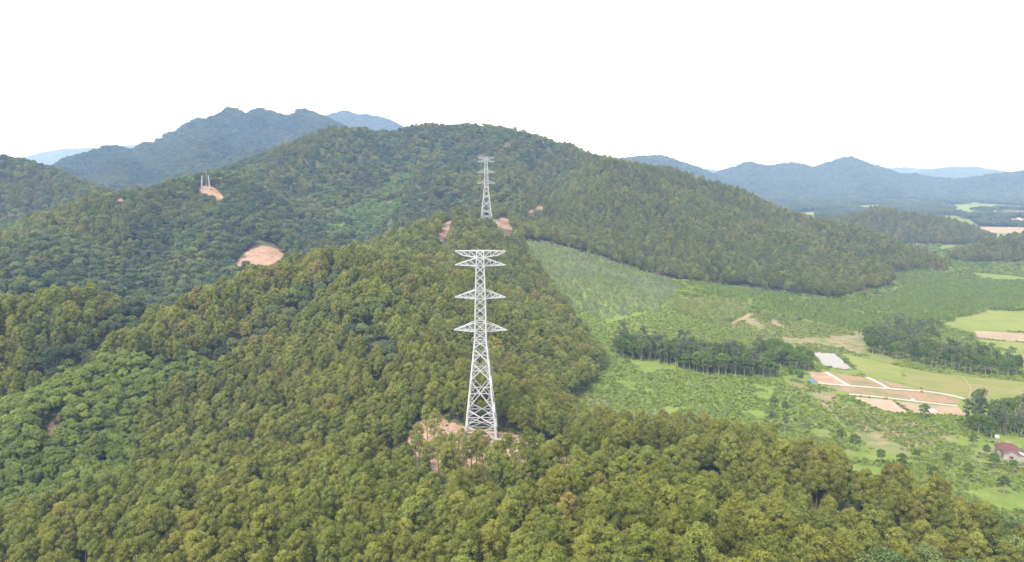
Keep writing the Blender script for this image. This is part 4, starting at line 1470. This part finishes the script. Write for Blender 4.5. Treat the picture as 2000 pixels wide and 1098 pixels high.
near_p = np.concatenate(px_)
big, rest = split_largest(near_p[:, 0], near_p[:, 1], near_p[:, 2], 15, 258)
def tint_of(p):
    return fbm(p[:, 0], p[:, 1], 50, 71, 3) + np.random.default_rng(5).normal(0, 0.35, len(p))
names3 = ['pine', 'pine_green', 'pine_rusty']
words3 = ['olive', 'fresh green', 'rusty']
rot, scl = placing(rng, len(near_p), 0.66, 1.16)
tt = tint_of(near_p)
ti = np.where(tt > 0.66, 2, np.where(tt < -0.18, 1, 0))
var = rng.integers(0, 6, len(near_p))
open_crown = rng.uniform(0, 1, len(near_p)) < 0.14
for i in big:
    p = near_p[i]
    px, py, _ = to_px(p)
    tall = scl[i, 2] > 0.98
    side = 'below the soil clearing' if px[0] < 1150 and px[0] > 780 else ('sloping toward the green gully' if px[0] <= 780 else 'sloping toward the rice fields')
    lab = '%s %s pine in the wood %s' % ('tall' if tall else 'shorter' if scl[i, 2] > 0.80 else 'low', words3[ti[i]], side)
    pr = names3[ti[i]]
    if open_crown[i]:
        pr = 'pine_clear' if ti[i] == 1 else 'pine_clear_olive'
        lab = lab.replace('pine', 'thin-crowned pine').replace('rusty', 'olive')
    tree('pine_tree', pr, int(var[i]), p, rot[i], scl[i], lab, 'tree', lab)
kinds = [m[0] for nm in names3 for m in PROTO[nm]] + [m[0] for m in PROTO['pine_clear']] + [m[0] for m in PROTO['pine_clear_olive']]
mass('near_pine_forest', 'dense olive green pine forest on the near ridge', near_p[rest] - (0, 0, 0.15), rot[rest], scl[rest], np.where(open_crown, 18 + (ti != 1) * 5 + var % 5, ti * 6 + var)[rest], kinds)

mp_ = np.concatenate(mid_pts)
rot, scl = placing(rng, len(mp_), 0.66, 1.12)
tt = tint_of(mp_)
ti = np.where(tt > 0.70, 2, np.where(tt < -0.05, 1, 0))
hill_ = rng.uniform(0, 1, len(mp_)) < np.clip((mp_[:, 1] - 620) / 360, 0, 1)
ti = np.where(hill_, np.where(tint_of(mp_) < 0.15, 4, 3), ti)
nm3 = ['pine_mid', 'pine_mid_green', 'pine_mid_rusty', 'pine_mid_hill', 'pine_mid_hill_green']
mass('middle_pine_forest', 'pine forest on the ridges and spurs behind the near tower', mp_ - (0, 0, 0.15), rot, scl, ti * 5 + rng.integers(0, 5, len(mp_)), [m[0] for n_ in nm3 for m in PROTO[n_]])
fp_ = np.concatenate(far_pts)
rot, scl = placing(rng, len(fp_), 0.68, 1.22)
ti = (tint_of(fp_) < 0.15).astype(int)
mass('far_pine_forest', 'pine forest on the great hill and its long shoulder', fp_ - (0, 0, 0.15), rot, scl, ti * 4 + rng.integers(0, 4, len(fp_)), [m[0] for n_ in ('pine_far', 'pine_far_green') for m in PROTO[n_]])

# broadleaf wood on the left hills
bp_ = np.concatenate(mix_pts)
bp_ = bp_[rng.uniform(0, 1, len(bp_)) < 0.80]
rot, scl = placing(rng, len(bp_), 0.62, 1.25)
isd = (fbm(bp_[:, 0], bp_[:, 1], 70, 91, 3) + rng.normal(0, 0.3, len(bp_))) > 0.02
trough_shade = trough_dist(bp_[:, 0], bp_[:, 1]) < 9.5
isd = isd | (trough_shade & (rng.uniform(0, 1, len(bp_)) < 0.6))  # more dark leaf tints here, so the trough reads as shaded
bigb, restb = split_largest(bp_[:, 0], bp_[:, 1], bp_[:, 2], 11, 270)
vb = rng.integers(0, 5, len(bp_))
for i in bigb:
    p = bp_[i]
    sz = 'large' if scl[i, 0] > 0.98 else 'small'
    lab = '%s %s broadleaf tree in the mixed wood on the left hill' % (sz, 'dark bluish' if isd[i] else 'mid green')
    ppx, ppy, _ = to_px(p)
    dp = np.hypot(p[0] - SOIL[5].mean(0)[0], p[1] - SOIL[5].mean(0)[1])
    lab = lab.replace('in the mixed wood on the left hill', 'in the trough between the pine spurs' if trough_shade[i] else 'beside the big bare pad on the spur' if dp < 70 else 'on the wooded slope facing the pine spur' if ppx[0] < 300 else 'on the slope below the unfinished tower' if ppx[0] < 520 else 'in the hollow behind the pine knoll')
    tree('broadleaf_tree', 'broad_dark' if isd[i] else 'broad', int(vb[i]), p, rot[i], scl[i], lab, 'tree', lab)
mass('mixed_broadleaf_forest', 'mixed broadleaf forest on the left hills and the great hill', bp_[restb] - (0, 0, 0.2), rot[restb], scl[restb],
     isd[restb] * 5 + vb[restb], [m[0] for n_ in ('broad_mid', 'broad_mid_dark') for m in PROTO[n_]])

# thin pines left standing round the near pad: trunk foot in the photograph, height in metres
CLEAR = [(812, 905, 17), (835, 860, 15), (848, 885, 18), (888, 934, 18), (905, 905, 14), (775, 900, 17), (760, 880, 16), (922, 940, 17), (930, 938, 19),
         (950, 905, 13), (962, 960, 19), (985, 915, 14), (1008, 945, 15), (1038, 948, 21), (1052, 930, 16), (1075, 935, 15), (1092, 940, 17), (1130, 915, 18),
         (1150, 925, 14), (1165, 965, 15), (1180, 920, 16), (870, 965, 15), (1210, 955, 16), (1120, 965, 14), (1000, 985, 14), (840, 940, 16), (800, 935, 15), (858, 940, 17), (900, 955, 16), (945, 945, 15), (975, 945, 16), (1025, 920, 13), (1065, 955, 17), (1105, 935, 15), (820, 930, 17), (862, 905, 14), (1000, 905, 12)]
CLEAR.sort()
order_words = ['first', 'second', 'third', 'fourth', 'fifth', 'sixth', 'seventh', 'eighth', 'ninth', 'tenth', 'eleventh', 'twelfth', 'thirteenth', 'fourteenth', 'fifteenth',
               'sixteenth', 'seventeenth', 'eighteenth', 'nineteenth', 'twentieth', 'twenty-first', 'twenty-second', 'twenty-third', 'twenty-fourth', 'twenty-fifth', 'twenty-sixth', 'twenty-seventh', 'twenty-eighth', 'twenty-ninth', 'thirtieth', 'thirty-first', 'thirty-second', 'thirty-third', 'thirty-fourth', 'thirty-fifth', 'thirty-sixth', 'thirty-seventh', 'thirty-eighth']
for i, (a, b, h) in enumerate(CLEAR):
    p = hit(a, b, 0, 150)
    s = h / 16.0
    tree('pine_tree', 'pine_clear' if i % 3 else 'pine_clear_olive', i, p, (rng.normal(0, .03), rng.normal(0, .03), rng.uniform(0, 6.28)), (s, s, s),
         'bare-trunked pine at the soil clearing, %s counting from the left' % order_words[i], 'tree', 'thin pines left standing round the soil clearing')

# young bright green trees in the left gully
x, y, z = band(150, 520, 3.9, 21, 9)
k = in_young(x, y) & off_tracks(x, y, 1.2)
yp = np.stack([x[k], y[k], z[k]], 1)
rot, scl = placing(rng, len(yp), 0.72, 1.15)
bigy, resty = split_largest(yp[:, 0], yp[:, 1], yp[:, 2], 9, 220)
vy = rng.integers(0, 5, len(yp))
for i in bigy:
    dtr = float(seg_dist(yp[i:i + 1, 0], yp[i:i + 1, 1], TRACK_XY[3][0])[0])
    where = 'beside the pinkish dirt track in the green gully' if dtr < 13 else 'at the edge of the green gully against the pines' if not inside(YOUNG * 0.93 + YOUNG.mean(0) * 0.07, yp[i:i + 1, 0], yp[i:i + 1, 1])[0] else 'in the gully before the track' if yp[i, 1] < TRACK_XY[3][0][:, 1].min() else 'in the gully beyond the track'
    lab = '%s%s bright green young tree %s' % ('taller' if scl[i, 2] > 0.94 else 'lower', ' broad' if scl[i, 0] > 1.0 else '', where)
    tree('young_tree', 'young', int(vy[i]), yp[i], rot[i], scl[i], lab, 'tree', lab)
mass('young_woodland', 'bright green young woodland in the gully beside the pine slope', yp[resty] - (0, 0, 0.1), rot[resty], scl[resty], vy[resty], [m[0] for m in PROTO['young']])

# pale broadleaf trees among the near pines
for i, (a, b, D, s) in enumerate(PALE):
    c = at(a, b, D)
    p = (c[0], c[1], gz(c[0], c[1]))
    s, hh = s * 1.15, max(s * 1.15, 1.35)
    lab = 'pale leafy broadleaf tree among the near pines, %s counting from the left' % order_words[sorted(range(len(PALE)), key=lambda q: PALE[q][0]).index(i)]
    tree('broadleaf_tree', 'broad_pale' if i % 3 else 'broad', i, p, (0, 0, i * 1.3), (s, s, hh), lab, 'tree', 'pale broadleaf trees among the near pines')
for a, b, D, s, lab in ((775, 545, 520, 0.95, 'single dark round tree on the pine ridge beside a small grassy gap'), (432, 760, 300, 0.7, 'lone bluish broadleaf tree in the pine slope'),
                        (715, 690, 415, 0.6, 'small dark broadleaf tree in the gap of the pine ridge'), (725, 715, 400, 0.55, 'dark bush-like tree just below the gap of the pine ridge')):
    c = at(a, b, D)
    tree('broadleaf_tree', 'broad_dark', int(a), (c[0], c[1], gz(c[0], c[1])), (0, 0, 1), (s, s, s * 1.25), lab, 'tree', None)

# ------------------------------------------------------------------ valley: groves, plantations, shrubs
def grove(name, poly, sp, proto, seed, s0, s1, labels, group, cat='tree', name_fn=None):
    x0, y0 = poly.min(0)
    x1, y1 = poly.max(0)
    x, y = jitter_grid(x0, x1, y0, y1, sp, seed)
    k = inside(poly, x, y)
    x, y = x[k], y[k]
    z = glookup(GZ, x, y)
    k = in_frame(x, y, z + 8, 20)
    x, y, z = x[k], y[k], z[k]
    rg = np.random.default_rng(seed)
    rot, scl = placing(rg, len(x), s0, s1)
    for i in range(len(x)):
        pr = proto[int(rg.integers(0, len(proto)))]
        lab = labels[0 if scl[i, 2] > (s0 + s1) / 2 else 1]
        if len(proto) > 1:
            lab = lab.replace('tree', 'bushy tree' if pr == 'acacia' else 'slim pale-stemmed tree')
        tree('acacia_tree' if pr == 'acacia' else 'eucalyptus_tree', pr, int(rg.integers(0, 6)), (x[i], y[i], z[i]), rot[i], scl[i], lab, cat, lab)
    return len(x)
n1 = grove('grove_tree', G1, 5.4, ['euc', 'acacia', 'acacia'], 51, 1.0, 1.4, ['tall tree in the grove beside the bright green shrub field', 'lower tree in the grove beside the bright green shrub field'], '')
n2 = grove('grove_tree', G1B, 6.2, ['acacia'], 52, 0.85, 1.2, ['tall bushy tree beside the pond', 'low bushy tree beside the pond'], '')
n3 = grove('grove_tree', G2, 8.0, ['euc', 'acacia', 'acacia'], 53, 0.95, 1.35, ['tall tree in the grove between the rice fields', 'lower tree in the grove between the rice fields'], '')
n4 = grove('grove_tree', G3, 6.0, ['acacia', 'euc'], 54, 0.8, 1.15, ['tall tree in the clump behind the house', 'lower tree in the clump behind the house'], '')
n5 = grove('grove_tree', G4, 8.0, ['euc', 'acacia'], 55, 0.55, 0.9, ['tall scattered tree on the scrub before the far grove', 'low scattered tree on the scrub before the far grove'], '')
print('groves', n1, n2, n3, n4, n5)
for a, b, pr, s, lab in ((1508, 842, 'euc', 1.25, 'tall loose tree standing alone in the bright green shrub field'), (1532, 846, 'euc', 1.15, 'second loose tree close to the lone one in the shrub field'),
                         (1548, 746, 'acacia', 1.1, 'dense tree at the corner of the orange lot'), (1562, 750, 'acacia', 0.8, 'smaller dense tree beside the orange lot'),
                         (1804, 818, 'acacia', 0.85, 'round tree below the pale pink lot'), (1912, 788, 'acacia', 0.9, 'round tree at the end of the long concrete road'),
                         (1668, 880, 'acacia', 0.85, 'bushy tree at the lower end of the dirt track'), (1640, 862, 'acacia', 0.6, 'small bushy tree beside the dirt track'),
                         (1720, 905, 'acacia', 0.7, 'bush-like tree on the slope behind the near pines'), (1790, 900, 'acacia', 0.6, 'low tree on the shrub slope above the near pines'),
                         (1850, 915, 'acacia', 0.75, 'low round tree on the shrub slope before the house'), (1890, 935, 'acacia', 0.7, 'dark round tree below the house'), (1995, 850, 'acacia', 0.9, 'bright tree just behind the green shed'),
                         (1925, 892, 'acacia', 0.6, 'low bushy tree at the corner of the house wall'), (1940, 915, 'acacia', 0.75, 'round tree standing before the house gable'),
                         (1978, 925, 'acacia', 0.65, 'low tree screening the foot of the house'), (1935, 858, 'acacia', 1.0, 'dark tree beside the white water tank'),
                         (1960, 850, 'euc', 0.95, 'slim pale-stemmed tree rising behind the red roof'), (1900, 875, 'acacia', 0.7, 'bushy tree between the house and the tree clump'),
                         (1760, 920, 'acacia', 0.8, 'dark bushy tree at the edge of the near pines'), (1820, 945, 'acacia', 0.8, 'broad bush-like tree where the near pines end'), (1960, 965, 'acacia', 0.8, 'round bushy tree low on the slope under the house')):
    p = hit(a, b, 0, 330)
    tree('acacia_tree' if pr == 'acacia' else 'eucalyptus_tree', pr, int(a), p, (0, 0, a * 0.1), (s, s, s), lab, 'tree', None)

def saplings(name, poly, sp, proto, seed, s0, s1, thing, label, mlabel, nbig):
    x0, y0 = poly.min(0)
    x1, y1 = poly.max(0)
    x, y = jitter_grid(x0, x1, y0, y1, sp, seed, 0.45)
    z = glookup(GZ, x, y)
    k = in_zone(poly, x, y) & (in_zone(Z_EUC, x, y) | in_zone(Z_YEL, x, y) | hollow(x, y, z) | (z < 12)) & in_frame(x, y, z + 2, 30) & seen(x, y, z + 4) & off_tracks(x, y, 0.5) & (fbm(x, y, 30, seed, 3) > -0.55)
    p = np.stack([x[k], y[k], z[k]], 1)
    rg = np.random.default_rng(seed)
    rot, scl = placing(rg, len(p), s0, s1)
    v = rg.integers(0, 4, len(p))
    big, rest = split_largest(p[:, 0], p[:, 1], p[:, 2], 4, nbig)
    for i in big:
        lab = ('taller ' if scl[i, 2] > (s0 + s1) / 2 else 'lower ') + label
        tree(thing, proto, int(v[i]), p[i], rot[i], scl[i], lab, 'sapling', lab)
    mass(name, mlabel, p[rest], rot[rest], scl[rest], v[rest], [m[0] for m in PROTO[proto]])
saplings('young_eucalyptus_plantation', Z_EUC, 4.0, 'sapling', 61, 0.6, 1.35, 'eucalyptus_sapling', 'grey green sapling on the planted slope below the far tower', 'grey green young plantation on the slope below the far tower', 150)
saplings('yellow_acacia_plantation', Z_YEL, 3.8, 'sapling_yellow', 62, 0.9, 1.6, 'acacia_sapling', 'yellowish sapling in the planted block above the dirt track', 'yellowish young plantation above the dirt track', 120)
saplings('green_acacia_plantation', Z_GRN, 3.0, 'sapling_green', 63, 0.6, 1.0, 'green_sapling', 'dense green sapling in the broad plantation at the foot of the long shoulder', 'broad dark green young plantation at the foot of the long shoulder', 120)

# shrubs on the open valley floor
x, y, z = band(300, 760, 2.3, 71, 2)
open_land = ((z < 8.0) | hollow(x, y, z) | ((x > y * 0.36) & (y > 225) & (y < 470) & (z < 27))) & (x > -10)
nn = fbm(x, y, 26, 81, 4)
k = open_land & ~in_any([Z_EUC, Z_YEL, Z_GRN] + list(FIELDS.values()), x, y) & off_tracks(x, y, 0.4) & (nn > -0.25 - 0.3 * hollow(x, y, z) * (z > 6) + 0.16 * in_any([Z_SCRUB, Z_SCRUB2], x, y))
for pp in [G1, G2, G1B]:
    k &= ~(inside(pp, x, y) & (rng.uniform(0, 1, len(x)) < 0.4))
for o_ in bpy.data.objects:
    if o_.name.startswith('concrete_road'):
        bb = [o_.matrix_world @ v.co for v in o_.data.vertices]
        path = np.array([(v.x, v.y) for v in bb])[::4]
        k &= seg_dist(x, y, path) > 5.5
hx, hy = hp[0], hp[1]
k &= np.hypot(x - hx - 3, y - hy - 4) > 9
sp_ = np.stack([x[k], y[k], z[k]], 1)
rot, scl = placing(rng, len(sp_), 0.45, 1.15)
scl[:, 2] *= 0.85
kindi = rng.choice(3, len(sp_), p=(0.62, 0.26, 0.12))
bigs, rests = split_largest(sp_[:, 0], sp_[:, 1], sp_[:, 2], 1, 200)
vs_i = rng.integers(0, 4, len(sp_))
cw = ['bright green', 'deep green', 'grey green']
for i in bigs:
    lab = '%s %s shrub on the slope between the near pines and the lots' % ('broad' if scl[i, 0] > 0.8 else 'little', cw[kindi[i]])
    tree('shrub', ['shrub', 'shrub_dark', 'shrub_grey'][kindi[i]], int(vs_i[i]), sp_[i], rot[i], scl[i], lab, 'shrub', lab)
mass('valley_shrub_cover', 'bright green shrubs and tall weeds covering the valley floor', sp_[rests], rot[rests], scl[rests], kindi[rests] * 4 + vs_i[rests], [m[0] for n_ in ('shrub', 'shrub_dark', 'shrub_grey') for m in PROTO[n_]])

x, y, z = band(620, 1500, 5.2, 74, 6)
k = in_gully(x, y)
sp_ = np.stack([x[k], y[k], z[k]], 1)
rot, scl = placing(rng, len(sp_), 0.55, 1.1)
mass('gully_woodland', 'lighter green low wood in the gully of the great hill', sp_ - (0, 0, 0.2), rot, scl, rng.integers(0, 4, len(sp_)), [m[0] for m in PROTO['gully']])

# weeds and bushes on the banks of the pond
ring = rough(FIELDS['pond'] + (FIELDS['pond'] - FIELDS['pond'].mean(0)) * 0.07, 0.8, 1.8, 5)
pts = np.column_stack([ring, glookup(GZ, ring[:, 0], ring[:, 1])])
rot, scl = placing(rng, len(pts), 0.35, 0.95)
mass('pond_bank_weeds', 'weeds and low bushes along the banks of the pond', pts, rot, scl, rng.integers(0, 8, len(pts)), [m[0] for n_ in ('shrub', 'shrub_dark') for m in PROTO[n_]])

# shrubs farther up the valley and in the bright gully of the great hill
x, y, z = band(760, 1500, 4.6, 72, 3)
nn = fbm(x, y, 60, 83, 4)
k = (((z < 7.0) & (x > -10)) | hollow(x, y, z)) & ~in_any([Z_EUC, Z_YEL, Z_GRN] + list(FIELDS.values()), x, y) & (nn > -0.3)
sp_ = np.stack([x[k], y[k], z[k]], 1)
rot, scl = placing(rng, len(sp_), 1.2, 2.8)
mass('valley_thicket', 'green thickets along the middle valley floor', sp_, rot, scl, rng.integers(0, 8, len(sp_)), [m[0] for n_ in ('shrub', 'shrub_dark') for m in PROTO[n_]])

# undergrowth below the near pines
x, y, z = band(120, 430, 3.3, 73, 3)
k = ((z > 7) | (x < 0)) & off_tracks(x, y, -0.6) & ~blocks_soil(x, y, z, 1.5) & (fbm(x, y, 22, 87, 3) > -0.15)
sp_ = np.stack([x[k], y[k], z[k]], 1)
rot, scl = placing(rng, len(sp_), 0.5, 1.2)
mass('forest_undergrowth', 'dark green undergrowth on the forest floor', sp_, rot, scl, rng.integers(0, 4, len(sp_)), [m[0] for m in PROTO['under']])

# broken stone, cut wood and tufts on the dug pads
def stone_mesh(seed):
    rg = np.random.default_rng(seed)
    V, Fc = box(-0.5, 0.5, -0.5, 0.5, -0.3, 0.4)
    V = [tuple(np.array(v) * rg.uniform(0.6, 1.25, 3)) for v in V]
    return mesh_from('stone_shape', V, Fc, M['stone'])
pts = []
for poly, n_ in ((SOIL[0], 420), (SOIL[4], 60), (SOIL[5], 120)):
    lo, hi = poly.min(0), poly.max(0)
    q = rng.uniform(lo, hi, (n_ * 3, 2))
    q = q[inside(poly, q[:, 0], q[:, 1]) & (fbm(q[:, 0], q[:, 1], 9, 15, 2) > -0.1)][:n_]
    pts.append(np.column_stack([q, glookup(GZ, q[:, 0], q[:, 1])]))
pts = np.concatenate(pts)
rot, scl = placing(rng, len(pts), 0.3, 1.1, 0.4)
mass('clearing_rubble', 'broken stone and spoil strewn over the bare soil pads', pts, rot, scl, rng.integers(0, 4, len(pts)), [stone_mesh(i) for i in range(4)])
q = rng.uniform(SOIL[0].min(0), SOIL[0].max(0), (900, 2))
q = q[inside(SOIL[0], q[:, 0], q[:, 1]) & (fbm(q[:, 0], q[:, 1], 14, 19, 3) > 0.05) & (np.hypot(q[:, 0] - TOWER[0], q[:, 1] - TOWER[1]) > 9)]
pts = np.column_stack([q, glookup(GZ, q[:, 0], q[:, 1])])
rot, scl = placing(rng, len(pts), 0.25, 0.7)
mass('clearing_weeds', 'green weeds and cut brush on the soil clearing at the near tower', pts, rot, scl, rng.integers(0, 8, len(pts)), [m[0] for n_ in ('shrub_dark', 'shrub_grey') for m in PROTO[n_]])

# woods on the far valley floor and the distant hills
sp_all = []
for d0, d1, sp, seed in ((1100, 1750, 8.0, 31), (1750, 2700, 9.5, 32), (2700, 4000, 12.0, 33), (4000, 5600, 16.0, 34), (5600, 10500, 30.0, 35)):
    x, y, z = band(d0, d1, sp, seed, 12)
    floor = z < 6
    nn = fbm(x, y * 0.45, 150, 95, 4)
    k = np.where(floor, nn > -0.08, True) & ~in_any(list(FIELDS.values()) + [Z_GRN], x, y)
    if d0 == 1100:
        k &= floor & (((nn > 0.3) & (x / y > 0.33)) | ((nn > 0.05) & (x / y <= 0.33)) | (y > 1680))
    for nm_ in ('far_a', 'far_b', 'far_c', 'far_d'):
        for back in (60, 120, 180, 240):
            k &= ~inside(FIELDS[nm_] * (1 - back / np.hypot(*FIELDS[nm_].mean(0))), x, y)
    x, y, z = x[k], y[k], z[k]
    s = sp / 9.5
    sp_all.append((np.stack([x, y, z], 1), np.full(len(x), s)))
P_ = np.concatenate([a for a, b in sp_all])
S_ = np.concatenate([b for a, b in sp_all])
rot, scl = placing(rng, len(P_), 0.8, 1.2)
scl = scl * np.stack([S_, S_, 0.55 + 0.45 * S_], 1)
mass('distant_forest', 'bluish distant forest on the far valley floor and the hills beyond', P_, rot, scl, rng.integers(0, 5, len(P_)), [m[0] for m in PROTO['far']])

# ------------------------------------------------------------------ haze: the air of the whole valley
hb = box(-25500, 25500, -3000, 31000, -1.5, 900)
haze = bpy.data.objects.new('haze', mesh_from('haze', hb[0], hb[1]))
hm, hnt, hout = new_mat('haze')
pv = N(hnt, "ShaderNodeVolumePrincipled")
pv.inputs['Color'].default_value = (0.34, 0.55, 1.0, 1)
pv.inputs['Absorption Color'].default_value = (1, 1, 1, 1)
pv.inputs['Density'].default_value = 1.35e-4
pv.inputs['Anisotropy'].default_value = 0.0
hnt.links.new(pv.outputs[0], hout.inputs['Volume'])
haze.data.materials.append(hm)
link(haze)
tag(haze, 'thin bluish haze over the whole valley', kind='stuff')
